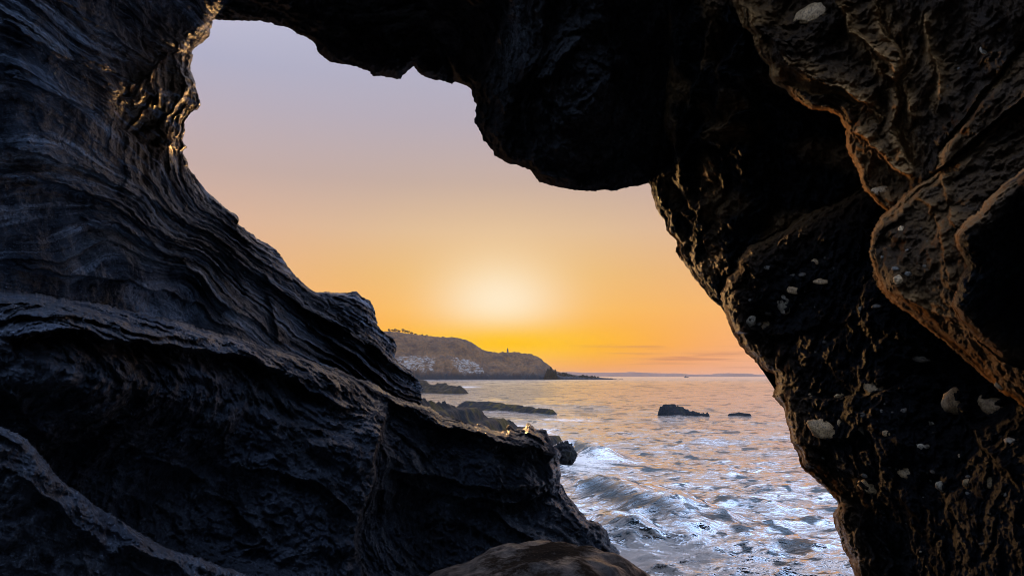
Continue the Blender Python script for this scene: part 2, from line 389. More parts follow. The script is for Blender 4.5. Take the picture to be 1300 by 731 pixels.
# creases and rims inside a rock mass: (line, height in metres, reach in pixels); the raised side is on the right of travel
LEFT_RIMS = [
 ([(60,-10),(120,30),(165,62),(190,78),(214,66),(240,64)], 0.25, 26),
 ([(214,66),(188,92),(172,110),(160,112)], 0.35, 22),
 ([(160,112),(146,130),(152,160),(176,178),(205,188)], -0.45, 26),
 ([(0,90),(50,110),(110,140),(156,150)], 0.22, 30),
 ([(0,186),(60,198),(110,215),(160,238),(205,262),(245,290)], 0.34, 20),
 ([(0,215),(80,232),(150,262),(220,305),(290,345),(350,392)], 0.26, 16),
 ([(84,160),(80,190),(90,212),(150,240),(160,222),(150,196)], -0.2, 22),
 ([(236,292),(246,304),(300,330),(360,372),(405,402),(450,420)], 0.40, 18),
 ([(95,275),(160,290),(230,330),(280,382),(330,412),(358,438)], 0.32, 20),
 ([(290,320),(335,352),(345,368),(400,400),(470,440),(520,476)], 0.34, 16),
 ([(340,375),(352,412),(356,440)], 0.35, 20),
 ([(420,440),(470,448),(505,462)], 0.4, 26),
 ([(0,330),(60,345),(130,352),(220,372),(280,405),(330,432)], 0.18, 18),
 ([(0,20),(60,60),(120,90),(170,130)], 0.16, 24),
 ([(150,60),(185,95),(200,130),(222,150)], 0.2, 12),
 ([(180,150),(205,165),(225,190),(232,215)], 0.22, 10),
 ([(300,290),(330,330),(380,360),(420,392)], 0.25, 14),
]
LEDGE_RIMS = [
 ([(0,404),(60,398),(120,405),(180,425),(240,430),(290,432)], 0.14, 14),
 ([(0,428),(90,416),(160,432),(230,440),(300,448),(355,470),(430,512),(475,522)], 0.45, 30),
 ([(462,760),(450,690),(458,650),(474,610),(476,575),(482,545),(492,506)], 0.8, 40),
 ([(475,498),(560,540),(640,560),(714,578)], 0.7, 26),
 ([(280,430),(340,462),(400,486),(460,500)], 0.16, 16),
 ([(500,610),(560,625),(640,640),(700,622)], 0.35, 30),
 ([(590,640),(640,655),(680,690),(700,731)], 0.4, 26),
 ([(500,655),(512,700),(520,731)], 0.12, 14),
 ([(0,480),(30,520),(70,560)], 0.10, 14),
]
LEDGE_RIMS += [([(300,588),(350,596),(400,612),(440,640),(458,668)], 0.30, 30), ([(490,596),(560,604),(640,622),(704,612)], 0.35, 26), ([(520,668),(580,660),(640,690),(690,725)], 0.25, 18), ([(150,560),(230,590),(300,640),(350,700)], 0.12, 30)]
NEAR_RIMS = [([(0,592),(40,610),(90,660),(110,720),(120,800)], 0.05, 16), ([(60,640),(130,690),(190,731),(230,800)], 0.05, 14), ([(150,690),(220,712),(260,745)], 0.12, 12)]
SLAB_RIMS = [([(340,600),(380,640),(410,660),(430,690)], 0.2, 24), ([(440,520),(470,545),(478,580)], 0.15, 14)]
ROOF_RIMS = [
 ([(540,-20),(548,40),(575,80),(600,112)], 0.35, 30),
 ([(650,-20),(640,40),(615,90),(600,130)], 0.30, 40),
 ([(700,-20),(690,60),(660,120),(640,190)], -0.35, 40),
 ([(400,-20),(440,30),(500,60),(525,84)], -0.3, 30),
 ([(640,110),(700,100),(740,40)], 0.3, 40),
]
BACK_RIMS = [
 ([(1010,-20),(960,60),(945,40),(915,90),(905,150),(862,200),(858,240)], 0.22, 20),
 ([(900,40),(880,110),(860,170),(852,230),(872,250),(888,270),(876,300)], 0.2, 14),
 ([(960,140),(930,150),(880,175)], 0.25, 26),
 ([(830,262),(850,262),(880,285),(905,330)], 0.18, 16),
 ([(1075,260),(1000,320),(960,360)], 0.10, 40),
]
RIGHT_RIMS = [
 ([(1087,237),(1100,300),(1092,380),(1100,430)], 0.06, 40),
 ([(934,330),(952,340),(960,372),(958,400)], 0.14, 14),
 ([(915,420),(990,425),(1060,410),(1120,420)], 0.10, 20),
 ([(984,478),(982,440),(970,420),(985,400)], -0.16, 24),
 ([(985,500),(1040,505),(1100,500),(1180,470),(1260,480)], -0.14, 26),
 ([(1000,560),(1040,566),(1075,553),(1100,530)], 0.12, 16),
 ([(1015,590),(1060,620),(1100,660),(1120,731)], -0.22, 22),
 ([(1085,520),(1110,560),(1120,600),(1110,640)], 0.12, 20),
 ([(1120,400),(1200,470),(1240,560),(1300,620)], 0.10, 26),
 ([(1060,640),(1090,640),(1130,690),(1150,760)], -0.16, 22),
]
UPPER_RIMS = [
 ([(945,0),(955,30),(985,50),(1000,85),(1030,95),(1060,110),(1100,130),(1130,150)], 0.16, 14),
 ([(1110,-10),(1118,25),(1140,55),(1148,80),(1142,120),(1138,165),(1150,200),(1165,225)], -0.18, 18),
 ([(1100,60),(1120,90),(1150,110),(1160,160)], 0.10, 12),
 ([(980,105),(1040,118),(1100,130),(1125,160)], -0.14, 16),
 ([(1075,165),(1100,175),(1130,210),(1160,225)], 0.12, 14),
 ([(1170,10),(1180,60),(1195,100),(1188,145)], 0.08, 12),
 ([(1060,-10),(1080,40),(1130,80),(1140,100)], 0.12, 14),
]
LOBE_RIMS = [([(1160,240),(1180,262),(1192,290),(1200,330),(1210,380)], 0.05, 18), ([(1190,215),(1205,260),(1212,296)], 0.06, 16), ([(1110,350),(1150,380),(1220,410),(1290,480)], 0.05, 20)]
RIMS = dict(near=NEAR_RIMS, left=LEFT_RIMS, ledge=LEDGE_RIMS, slab=SLAB_RIMS, ceiling=ROOF_RIMS, back=BACK_RIMS, right=RIGHT_RIMS, upper=UPPER_RIMS, lobe=LOBE_RIMS)
# bedding lines of the left wall, each with its level
FLOW = []
for q, line in ((0, [(-600,320),(-300,345),(0,370),(130,388),(250,420),(330,448),(430,495),(540,545)]),
                (1, [(-600,110),(-300,150),(0,195),(110,218),(190,262),(260,310),(350,385),(430,440),(530,505)]),
                (1.5, [(0,110),(90,150),(170,210),(240,285),(320,340),(400,395),(480,440)]),
                (2, [(-600,-60),(-300,0),(0,50),(80,92),(160,158),(225,235),(300,300),(370,350),(440,385)]),
                (2.5, [(-300,-90),(0,0),(100,66),(180,118),(250,175)]), (3, [(-300,-160),(0,-60),(100,0),(200,62),(270,108)]), (4, [(-300,-330),(0,-200),(150,-120),(300,-40)]),
                (-1, [(-300,540),(0,590),(200,640),(400,700)])):
    FLOW += [(a, b, q) for a, b in line]

STEP = 1.25
def axis(lo, hi, a, b):
    mid = list(np.arange(a, b + STEP, STEP))
    s, x, left = STEP, a, []
    while x > lo: s = min(s * 1.07, 40); x -= s; left.append(x)
    s, x, right = STEP, mid[-1], []
    while x < hi: s = min(s * 1.07, 40); x += s; right.append(x)
    return np.array(left[::-1] + mid + right)
au = axis(-1150, 2300, -10, 1310); av = axis(-330, 1250, -10, 741)
U, V = np.meshgrid(au, av); H_, W_ = U.shape
Uf, Vf = U.ravel().copy(), V.ravel().copy()
def warp(u, v):
    P = np.stack([u / 22, v / 22, np.zeros_like(u)], 1)
    a = 2.0 * perlin(P) + 1.5 * perlin(P * 2.6 + 5) + 1.0 * perlin(P * 6.1 + 9) + 0.8 * perlin(P * 11.3 + 3)
    b = 2.0 * perlin(P + 31) + 1.5 * perlin(P * 2.6 + 45) + 1.0 * perlin(P * 6.1 + 59) + 0.8 * perlin(P * 11.3 + 73)
    return a, b
wa, wb = warp(Uf, Vf)
Uw, Vw = Uf + wa, Vf + wb
ident = np.full(Uf.shape, -1)
for i, l in enumerate(LAYERS):
    ident[inside(Uw, Vw, l['poly'])] = i
# free vertices next to rock are pulled onto the outline, so that the edge of the opening is clean
I2 = ident.reshape(H_, W_)
nb = np.full((H_, W_), -1)
for dy in (-1, 0, 1):
    for dx in (-1, 0, 1):
        s = np.full((H_, W_), -1)
        s[max(0, dy):H_ + min(0, dy), max(0, dx):W_ + min(0, dx)] = I2[max(0, -dy):H_ + min(0, -dy), max(0, -dx):W_ + min(0, -dx)]
        nb = np.maximum(nb, s)
edge = ((I2 < 0) & (nb >= 0)).ravel()
ident2 = np.where(edge, nb.ravel(), ident)
for i, l in enumerate(LAYERS):
    m = edge & (ident2 == i)
    if m.any():
        _, _, qu, qv, _ = seg_dist(Uw[m], Vw[m], l['lip'])
        Uf[m] = qu - wa[m]; Vf[m] = qv - wb[m]; Uw[m] = qu; Vw[m] = qv
qv_ = np.zeros(Uf.shape); Yd = np.zeros(Uf.shape); warmv = np.zeros(Uf.shape); palev = np.zeros(Uf.shape)
for i, l in enumerate(LAYERS):
    m = ident2 == i
    u, v = Uw[m], Vw[m]
    y = rbf(l['ctrl'], u, v)
    d, _, _, _, _ = seg_dist(u, v, l['lip'])
    t = np.clip(d / l['w'], 0, 1)
    roll = l['A'] * (1 - np.sqrt(np.clip(1 - (1 - t) ** 2, 0, 1)))
    nvar = 1 + 0.8 * perlin(np.stack([u / 60, v / 60, 0 * u + i], 1))
    y = y + roll * nvar
    # rims and creases
    ju = u + 6 * perlin(np.stack([u / 30, v / 30, 0 * u + 3], 1)); jv = v + 6 * perlin(np.stack([u / 30, v / 30, 0 * u + 8], 1))
    rimw = 0 * u
    for line, amp, reach in RIMS.get(l['key'], ()):
        ds, sd, _, _, arc = seg_dist(ju, jv, line)
        fade = smooth(arc, 0, 0.12) * (1 - smooth(arc, 0.88, 1))
        fade = np.where(ds < reach * 4, fade, 0)
        s_ = ds * sd
        prof = np.where(s_ > 0, np.exp(-s_ / reach), np.exp(-np.abs(s_) / 2.2) - 0.5 * (1 - np.exp(-np.abs(s_) / 4)) * np.exp(-np.abs(s_) / (1.6 * reach)))
        y = y - amp * prof * fade
        rimw = np.maximum(rimw, fade * np.exp(-ds / (reach * 0.55)))
    # coarse and fine relief
    P = at(u, v, y)
    k = y / 6.0
    key = l['key']
    big = fbm(P * 0.9 + i * 3.1, 3)
    if key == 'left':
        q = rbf(FLOW, u, v, 60)
        q = q + 0.16 * perlin(np.stack([u / 110, v / 110, 0 * u + 2], 1)) + 0.014 * perlin(np.stack([u / 34, v / 34, 0 * u + 5], 1))
        z0 = 0 * u
        qv_[m] = q
        along = (u + v) / 520.0
        def bands(fr, sd): return perlin(np.stack([q * fr, along * (0.8 + fr * 0.03), z0 + sd], 1))
        A1 = 0.35 + 0.65 * smooth(fbm(np.stack([u / 90, v / 90, z0 + 4], 1), 2), -0.25, 0.3)
        rough_zone = np.exp(-(((u - 205) / 62) ** 2 + ((v - 135) / 78) ** 2))
        def saw(fr, sd, w_=0.16):
            qq = q * fr + 0.32 * perlin(np.stack([q * fr * 0.35, along * 2.2, z0 + sd], 1)) + 0.06 * perlin(np.stack([u / 16, v / 16, z0 + sd], 1))
            qq = -qq
            i_ = np.floor(qq); f_ = qq - i_
            amp_ = 0.35 + 1.3 * np.modf(np.abs(np.sin(i_ * 12.9898 + sd * 7.1)) * 43758.5)[0]
            amp_ = amp_ * smooth(perlin(np.stack([i_ * 3.3, along * 1.6, z0 + sd], 1)), -0.45, 0.25)
            return amp_ * np.where(f_ < 1 - w_, f_ / (1 - w_), (1 - f_) / w_) ** 1.3
        cut = saw(6, 1, 0.12); cut2 = saw(17, 2, 0.2); cut3 = bands(60, 3)
        rel = 0.20 * big + A1 * (0.30 * cut + 0.125 * cut2 + 0.045 * saw(44, 3, 0.25)) * (1 - 0.75 * rough_zone) * (0.55 + 0.55 * smooth(u, -200, 350))
        d1, d2 = vor(P * 2.2 + 0.4 * perlin(P * 2)[:, None]); 
        rel = rel - rough_zone * 0.55 * (1 - smooth(d1, 0.1, 0.65)) + rough_zone * 0.35 * fbm(P * 3, 3, ridged=True)
        d1, d2 = vor(P * np.array([3, 3, 5.0]) + 0.3 * perlin(P * 3)[:, None], 12); fa1 = smooth(d2 - d1, 0, 0.25)
        d1, d2 = vor(P * np.array([8, 8, 13.0]) + 0.3 * perlin(P * 8)[:, None], 13); fa2 = smooth(d2 - d1, 0, 0.3)
        rel = rel + 0.035 * fbm(P * 5, 4) + (0.025 + 0.05 * smooth(perlin(P * 0.8 + 9), -0.1, 0.35)) * fbm(P * np.array([6, 2.6, 9.0]), 5, 0.62, ridged=True) + 0.03 * fa1 + 0.02 * fa2
        far_zone = smooth(u, 380, 470)
        rel = rel * (1 + 0.9 * far_zone)
        warmv[m] = np.clip(rough_zone * 1.3, 0, 1)  # brown of the rough hollow, with sunlit orange painted into it
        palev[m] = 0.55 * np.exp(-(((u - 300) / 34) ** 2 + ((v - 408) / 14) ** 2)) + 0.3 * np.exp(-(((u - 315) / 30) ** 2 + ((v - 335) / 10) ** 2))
        palev[m] += 0.9 * np.exp(-((q - 0.98) / 0.07) ** 2) * (1 - smooth(u, 180, 330)) + 0.6 * np.exp(-((q - 1.22) / 0.05) ** 2) * smooth(u, 60, 120) * (1 - smooth(u, 200, 290)) + 0.7 * np.exp(-((q - 0.20) / 0.07) ** 2) * smooth(u, 60, 140) * (1 - smooth(u, 330, 430)) + 0.6 * np.exp(-((q - 2.35) / 0.08) ** 2) * (1 - smooth(u, 60, 130))  # pale bedding that stands in for bright highlights, painted into the colour
        scale_rel = np.clip(y / 7.0, 0.45, 1.7)
        y = y - rel * scale_rel
    else:
        d1, d2 = vor(P * 1.5 + 0.5 * perlin(P * 1.3)[:, None], 5 + i)
        facet = smooth(d2 - d1, 0, 0.35)
        rid = fbm(P * 1.7 + 4, 5, 0.52, ridged=True)
        amp = dict(ceiling=(0.5, 0.22, 0.12), back=(0.35, 0.26, 0.12), right=(0.22, 0.16, 0.06), upper=(0.25, 0.24, 0.10), bulge=(0.16, 0.16, 0.06),
                   lobe=(0.14, 0.12, 0.05), shoulder=(0.10, 0.05, 0.02), ledge=(0.35, 0.22, 0.10), slab=(0.25, 0.18, 0.06), near=(0.16, 0.14, 0.05))[key]
        rel = amp[0] * big + amp[1] * rid + amp[2] * facet + 0.12 * fbm(P * 5, 5, 0.62, ridged=True) + 0.04 * fbm(P * 17, 3, 0.65, ridged=True)
        d1, d2 = vor(P * 5 + 0.35 * perlin(P * 4)[:, None], 21); rel = rel + 0.07 * smooth(d2 - d1, 0, 0.3)
        d1, d2 = vor(P * 12 + 0.35 * perlin(P * 9)[:, None], 22); rel = rel + 0.028 * smooth(d2 - d1, 0, 0.3)
        if key in ('right', 'upper', 'lobe', 'bulge', 'back'):
            d1, d2 = vor(P * 9, 9)
            rel = rel + 0.030 * (1 - smooth(d1, 0.0, 0.5)) * smooth(perlin(P * 1.4), -0.1, 0.3)
            d1, d2 = vor(P * 26, 8)
            rel = rel + 0.009 * (1 - smooth(d1, 0.0, 0.5))
        if key == 'upper':
            rel = rel + 0.16 * rimw * fbm(P * 9, 3, 0.6, ridged=True)
            rel = rel + 0.14 * fbm(P * np.array([3.0, 3.0, 1.6]) + 2, 3, ridged=True)
            warmv[m] = np.clip(0.95 * np.maximum(np.exp(-d / 20), rimw) * smooth(fbm(P * 2.2 + 7, 3), -0.3, 0.1) + 0.06, 0, 1)  # gold sunlight painted along the free edge and rims
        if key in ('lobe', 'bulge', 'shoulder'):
            warmv[m] = 0.6 * smooth(perlin(P * 5), -0.35, 0.2) * np.exp(-d / 9) + (0.10 if key != 'shoulder' else 0.0) + 0.25 * rimw  # sun-caught edges painted in as warm colour
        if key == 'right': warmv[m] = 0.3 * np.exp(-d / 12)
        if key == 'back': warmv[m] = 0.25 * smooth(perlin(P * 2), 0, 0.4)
        if key in ('ledge', 'slab', 'near'):
            st = fbm(np.stack([(u - 0.55 * v) / 160, (v - 0.35 * u) / 26, 0 * u + 3], 1), 4, ridged=True)
            rel = rel + 0.09 * st
            d1, d2 = vor(P * 7, 4)
            rel = rel - (0.035 if key == 'ledge' else 0.0) * (1 - smooth(d1, 0.0, 0.45)) * smooth(perlin(P * 1.1 + 3), 0, 0.3)
        if key == 'ledge':
            drape = np.exp(-(((u - 560) / 110) ** 2 + ((v - 690) / 55) ** 2))
            rel = rel + drape * 0.14 * fbm(np.stack([u / 9, v / 90, 0 * u], 1), 3, ridged=True)
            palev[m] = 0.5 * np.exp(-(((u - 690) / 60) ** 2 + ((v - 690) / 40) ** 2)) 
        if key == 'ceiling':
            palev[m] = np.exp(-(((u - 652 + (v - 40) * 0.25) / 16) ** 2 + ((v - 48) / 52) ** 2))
            rel = rel + 0.2 * np.exp(-(((u - 600) / 90) ** 2)) * fbm(np.stack([(u + 0.25 * v) / 26, v / 160, 0 * u], 1), 3, ridged=True)
        if key == 'near': palev[m] = 0.25 * np.exp(-d / 14) * smooth(perlin(P * 3), 0, 0.3)
        y = y - rel * np.clip(y / 5.0, 0.5, 1.4) * np.clip((0.8 if key in ('upper', 'lobe', 'bulge') else 0.5) + d / 20, 0, 1)
    Yd[m] = np.maximum(y, 0.7)
POS = at(Uf, Vf, Yd)
ok = ident2 >= 0
idx = np.arange(H_ * W_).reshape(H_, W_)
quad = np.stack([idx[:-1, :-1], idx[1:, :-1], idx[1:, 1:], idx[:-1, 1:]], -1).reshape(-1, 4)
quad = quad[ok[quad].all(1)]
fid = ident2[quad].max(1)
mixed = (ident2[quad] != fid[:, None]).any(1)

def boundary(faces):
    """directed boundary edges of a quad set"""
    e = np.concatenate([faces[:, [0, 1]], faces[:, [1, 2]], faces[:, [2, 3]], faces[:, [3, 0]]])
    key = np.sort(e, 1); code = key[:, 0].astype(np.int64) * 10_000_000 + key[:, 1]
    uq, inv, cnt = np.unique(code, return_inverse=True, return_counts=True)
    return e[cnt[inv] == 1]
be = boundary(quad)
rr_, cc_ = be // W_, be % W_
outer = ((rr_ == 0).all(1) | (rr_ == H_ - 1).all(1) | (cc_ == 0).all(1) | (cc_ == W_ - 1).all(1))
edge_open, edge_out = be[~outer], be[outer]

# outward direction in the picture plane, for the thickness behind the opening's edge
okf = ok.reshape(H_, W_).astype(float)
bl = okf.copy()
def box1(a, k, ax):
    c = np.cumsum(np.pad(a, [(k + 1, k) if i == ax else (0, 0) for i in (0, 1)], mode='edge'), ax)
    return (np.take(c, range(2 * k + 1, c.shape[ax]), ax) - np.take(c, range(0, c.shape[ax] - 2 * k - 1), ax)) / (2 * k + 1)
for _ in range(3): bl = box1(box1(bl, 14, 0), 14, 1)
gy, gx = np.gradient(bl)
gl = np.hypot(gx, gy) + 1e-9
gx, gy = (gx / gl).ravel(), (gy / gl).ravel()

GROUPS = dict(cave_wall_left=['left'], rock_ledge=['ledge', 'near'], cave_ceiling=['ceiling'],
              cave_wall_right=['right', 'back', 'upper', 'bulge', 'lobe', 'shoulder'])
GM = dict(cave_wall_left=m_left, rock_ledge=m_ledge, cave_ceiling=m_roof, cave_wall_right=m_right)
cave = {}
for name, keys in GROUPS.items():
    ids = [KEYS.index(k) for k in keys]
    sel = np.isin(fid, ids)
    V_, F_ = [], []; Wm, Pl, Lv = [], [], []; off = 0
    def addset(faces, pos, wv, pv):
        global off
        uq, inv = np.unique(faces, return_inverse=True)
        V_.append(pos[uq]); F_.append(inv.reshape(faces.shape) + off); Wm.append(wv[uq]); Pl.append(pv[uq]); Lv.append(qv_[uq]); off += len(uq)
    addset(quad[sel & ~mixed], POS, warmv, palev)
    if (sel & mixed).any(): addset(quad[sel & mixed], POS, warmv, palev)
    # thickness: rows going back and outward from the opening's edge
    eo = edge_open[np.isin(ident2[edge_open].max(1), ids)]
    if len(eo):
        uq, inv = np.unique(eo, return_inverse=True); inv = inv.reshape(eo.shape)
        rows = [POS[uq]]
        NR = 14
        for r in range(1, NR + 1):
            t = r / NR
            outp = 150 * t ** 0.55
            uu = Uf[uq] + gx[uq] * outp; vv = Vf[uq] + gy[uq] * outp
            P = at(uu, vv, Yd[uq] + 5.5 * t + 0.1)
            P = P + 0.18 * t * fbm(P * 0.8, 3)[:, None]
            rows.append(P)
        n = len(uq); vs = np.concatenate(rows); fs = []
        for r in range(NR):
            fs.append(np.stack([inv[:, 1] + r * n, inv[:, 0] + r * n, inv[:, 0] + (r + 1) * n, inv[:, 1] + (r + 1) * n], 1))
        V_.append(vs); F_.append(np.concatenate(fs) + off); Wm.append(np.zeros(len(vs))); Pl.append(np.zeros(len(vs))); Lv.append(np.tile(qv_[uq], NR + 1)); off += len(vs)
    eo = edge_out[np.isin(ident2[edge_out].max(1), ids) & ~(edge_out // W_ == 0).all(1)]     # open to the sky above and behind
    back_len = dict(cave_ceiling=0.3).get(name, 12.0)
    if len(eo):
        uq, inv = np.unique(eo, return_inverse=True); inv = inv.reshape(eo.shape)
        rows = [POS[uq]]; NR = 16
        for r in range(1, NR + 1):
            t = r / NR
            P = POS[uq].copy()
            P[:, 1] -= back_len * t
            P[:, 0] *= 1 + 0.25 * math.sin(t * 2.5); P[:, 2] = CAM_H + (P[:, 2] - CAM_H) * (1 + 0.2 * math.sin(t * 2.5))
            P = P + 0.3 * min(1, 4 * t) * fbm(P * 0.7, 3)[:, None]
            rows.append(P)
        n = len(uq); vs = np.concatenate(rows); fs = []
        for r in range(NR):
            fs.append(np.stack([inv[:, 1] + r * n, inv[:, 0] + r * n, inv[:, 0] + (r + 1) * n, inv[:, 1] + (r + 1) * n], 1))
        V_.append(vs); F_.append(np.concatenate(fs) + off); Wm.append(np.zeros(len(vs))); Pl.append(np.zeros(len(vs))); Lv.append(np.tile(qv_[uq], NR + 1)); off += len(vs)
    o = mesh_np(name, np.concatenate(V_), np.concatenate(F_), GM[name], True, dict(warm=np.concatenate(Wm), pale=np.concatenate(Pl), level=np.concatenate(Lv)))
    cave[name] = o
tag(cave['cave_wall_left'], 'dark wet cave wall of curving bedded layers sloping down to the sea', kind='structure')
tag(cave['cave_ceiling'], 'black rock ceiling hanging over the cave mouth', kind='structure')
tag(cave['cave_wall_right'], 'dark cave wall set with pale cobbles and orange lit rims', kind='structure')
tag(cave['rock_ledge'], 'long black wet rock ledge running below the layered wall to the sea', 'rock ledge')

def surf(u, v):
    """cave surface point and normal under a photograph pixel"""
    j = int(np.argmin(np.abs(au - u))); i = int(np.argmin(np.abs(av - v)))
    P = POS.reshape(H_, W_, 3)
    k = 3
    p = P[i, j]; a = P[i, j + k] - P[i, j - k]; b = P[i + k, j] - P[i - k, j]
    n = np.cross(b, a); n = n / (np.linalg.norm(n) + 1e-9)
    if n[1] > 0: n = -n
    return p, n

# ------------------------------------------------------------------ cobbles set in the right wall
def m_stone(name, c1, c2):
    M = Mat(name)
    n = M.noise(30, 6, 0.7)
    c = M.mix(M.ramp(n, [(0.35, g(0)), (0.65, g(1))]), (*c1, 1), (*c2, 1))
    c = M.mix(M.ramp(M.noise(110, 3, 0.7), [(0.5, g(0)), (0.6, g(0.8))]), c, (*[x * 0.3 for x in c1], 1))
    M.l(c, M.b.inputs['Base Color']); M.b.inputs['Roughness'].default_value = 0.55
    b = M.bump(M.noise(60, 6, 0.7), 0.9, 0.006); M.l(b, M.b.inputs['Normal'])
    return M.m
ms1 = m_stone('tan cobble', (0.24, 0.135, 0.055), (0.52, 0.31, 0.14)); ms3 = m_stone('small dark pebble', (0.05, 0.038, 0.025), (0.14, 0.10, 0.065)); ms2 = m_stone('grey cobble', (0.17, 0.125, 0.08), (0.36, 0.27, 0.17))
def lump(nu, nv, rad, seed, rough=0.16):
    """closed noisy ellipsoid: verts, quad faces"""
    th = np.linspace(0, 2 * math.pi, nu, endpoint=False); ph = np.linspace(0.0, math.pi, nv + 1)
    T, Pp = np.meshgrid(th, ph)
    D = np.stack([np.sin(Pp) * np.cos(T), np.sin(Pp) * np.sin(T), np.cos(Pp)], -1).reshape(-1, 3)
    r = 1 + rough * 1.6 * fbm(D * 1.3 + seed * 3.7, 3) + rough * 0.5 * fbm(D * 4 + seed, 3)
    d1, d2 = vor(D * 1.4 + seed * 1.7, 3)
    r = r - rough * 0.5 * (1 - smooth(d2 - d1, 0, 0.4))
    Vv = D * r[:, None] * np.array(rad)
    f = []
    for i in range(nv):
        for j in range(nu):
            a = i * nu + j; b = i * nu + (j + 1) % nu
            f.append((a, b, b + nu, a + nu))
    return Vv, np.array(f)
COB = [(995,386,9,13,0),(1110,493,16,9,.3),(1044,544,19,12,.4),(1096,544,11,7,.5),(1107,617,18,10,.1),(1151,600,11,8,.2),(1195,617,9,6,.6),
       (1213,509,20,15,-.5),(1262,518,21,13,.6),(1184,536,6,6,0),(1030,502,6,4,0),(1068,502,9,4,0),(1173,566,7,4,0),(1257,612,8,8,0),
       (1270,490,7,5,.7),(1007,350,7,3,0),(1008,369,9,5,.2),(1043,358,10,4,.1),(954,407,6,8,.3),(971,414,8,7,0),
       (1036,333,7,4,.2),(1170,455,13,5,.1),(1144,291,4,5,0),(1140,355,6,6,0),(1113,389,6,3,0),(1037,16,30,14,.1),(1270,38,5,5,0),
       (1250,65,6,8,-.6),(1125,550,5,4,0),(1218,580,4,4,0),(1282,560,7,5,.4),(1228,612,6,5,0),(1066,538,4,6,-.4),(1092,392,4,4,0),(1118,243,11,7,0)]
_rc = np.random.RandomState(23)
while len(COB) < 96:
    cu, cv = [(1090, 560), (1200, 570), (1180, 640), (1010, 390), (1150, 320), (1250, 590), (1230, 100)][_rc.randint(7)]
    cu += _rc.normal() * 45; cv += _rc.normal() * 38; sz = 1.6 + 2.6 * _rc.rand() ** 2
    if inside(np.array([cu]), np.array([cv]), LAYERS[KEYS.index('right')]['poly'])[0] or cu > 1100:
        if cu < 1290 and cv < 715 and not (cu > 1200 and 280 < cv < 470): COB.append((cu, cv, sz * 1.2, sz * 0.8, _rc.normal() * 0.4))
for i, (u, v, ru, rv, rot) in enumerate(COB):
    p, n = surf(u, v)
    Y = p[1]
    n = n * 0.5 + np.array([-u + 650, -867, 0]) / 1100 * 0.8; n /= np.linalg.norm(n)
    ex = np.cross(n, [0, 0, 1.0]); ex /= np.linalg.norm(ex); ez = np.cross(ex, n)
    if ex[0] < 0: ex = -ex
    ex, ez = ex * math.cos(rot) - ez * math.sin(rot), ex * math.sin(rot) + ez * math.cos(rot)
    s = Y / F
    Vv, Fc = lump(26, 16, (ru * s, rv * s, min(ru, rv) * s * 0.55), i, 0.22)
    Wd = p + n * min(ru, rv) * s * 0.05 + Vv[:, 0:1] * ex + Vv[:, 1:2] * ez + Vv[:, 2:3] * n
    o = mesh_np('cobble', Wd, Fc, (ms1 if i % 3 else ms2) if min(ru, rv) > 3.9 else ms3)
    o.parent = cave['cave_wall_right']

# ------------------------------------------------------------------ rocks in the water and in front
def reef(name, crest, mat, pad, res, seed, rough=0.25, power=1.4, squash=1.0, attrs=False):
    """a low rock grown round a crest line [(x, y, z, half width)], its foot under water"""
    cr = np.array(crest, float)
    x0, x1 = cr[:, 0].min() - pad, cr[:, 0].max() + pad; y0, y1 = cr[:, 1].min() - pad * squash, cr[:, 1].max() + pad * squash
    nx = max(8, int((x1 - x0) / res)); ny = max(8, int((y1 - y0) / (res * squash)))
    nx, ny = min(nx, 420), min(ny, 200)
    X, Yy = np.meshgrid(np.linspace(x0, x1, nx), np.linspace(y0, y1, ny)); x, y = X.ravel(), Yy.ravel()
    L0 = max(x1 - x0, 1e-3)
    wob = perlin(np.stack([x / pad * 1.3, y / pad * 1.3 / squash, 0 * x + seed], 1))
    h = np.full(x.shape, -9.0)
    for (a, b) in zip(cr[:-1], cr[1:]):
        ex, ey = b[0] - a[0], (b[1] - a[1]) / squash
        px, py = x - a[0], (y - a[1]) / squash
        t = np.clip((px * ex + py * ey) / (ex * ex + ey * ey + 1e-9), 0, 1)
        d = np.hypot(px - t * ex, py - t * ey) / (a[3] + t * (b[3] - a[3])) * (1 + 0.35 * wob)
        z = a[2] + t * (b[2] - a[2])
        h = np.maximum(h, z - (z + 0.6) * np.minimum(d, 1.6) ** power)
    P = np.stack([x, y / squash, 0 * x + seed], 1)
    s = 1 / (pad * 0.8)
    topz = cr[:, 2].max()
    n1 = fbm(P * s * 1.2, 5, 0.55, ridged=True); d1, d2 = vor(P * s * 2.2, 6)
    h = h + rough * topz * (0.8 * n1 + 0.6 * smooth(d2 - d1, 0, 0.4) - 0.5) + rough * 0.35 * topz * fbm(P * s * 9, 3, ridged=True)
    h = h + 0.09 * fbm(P * np.array([2.0, 3.4, 1]), 4, 0.6, ridged=True) * min(1.0, topz + 0.25)
    kt = 5.0 / max(0.4, topz); hk = h * kt; h = 0.35 * h + 0.65 * (np.floor(hk) + smooth(hk - np.floor(hk), 0.35, 1.0)) / kt
    h = np.maximum(h, -0.8)
    idx_ = np.arange(nx * ny).reshape(ny, nx)
    q = np.stack([idx_[:-1, :-1], idx_[:-1, 1:], idx_[1:, 1:], idx_[1:, :-1]], -1).reshape(-1, 4)
    q = q[(h[q] > -0.75).any(1)]
    uq, inv = np.unique(q, return_inverse=True)
    return mesh_np(name, np.stack([x, y, h], 1)[uq], inv.reshape(q.shape), mat, False if res > 5 else True)
def cp(u, v, Y, wd):
    p = at(u, v, Y); return (float(p[0]), float(p[1]), float(p[2]), wd)

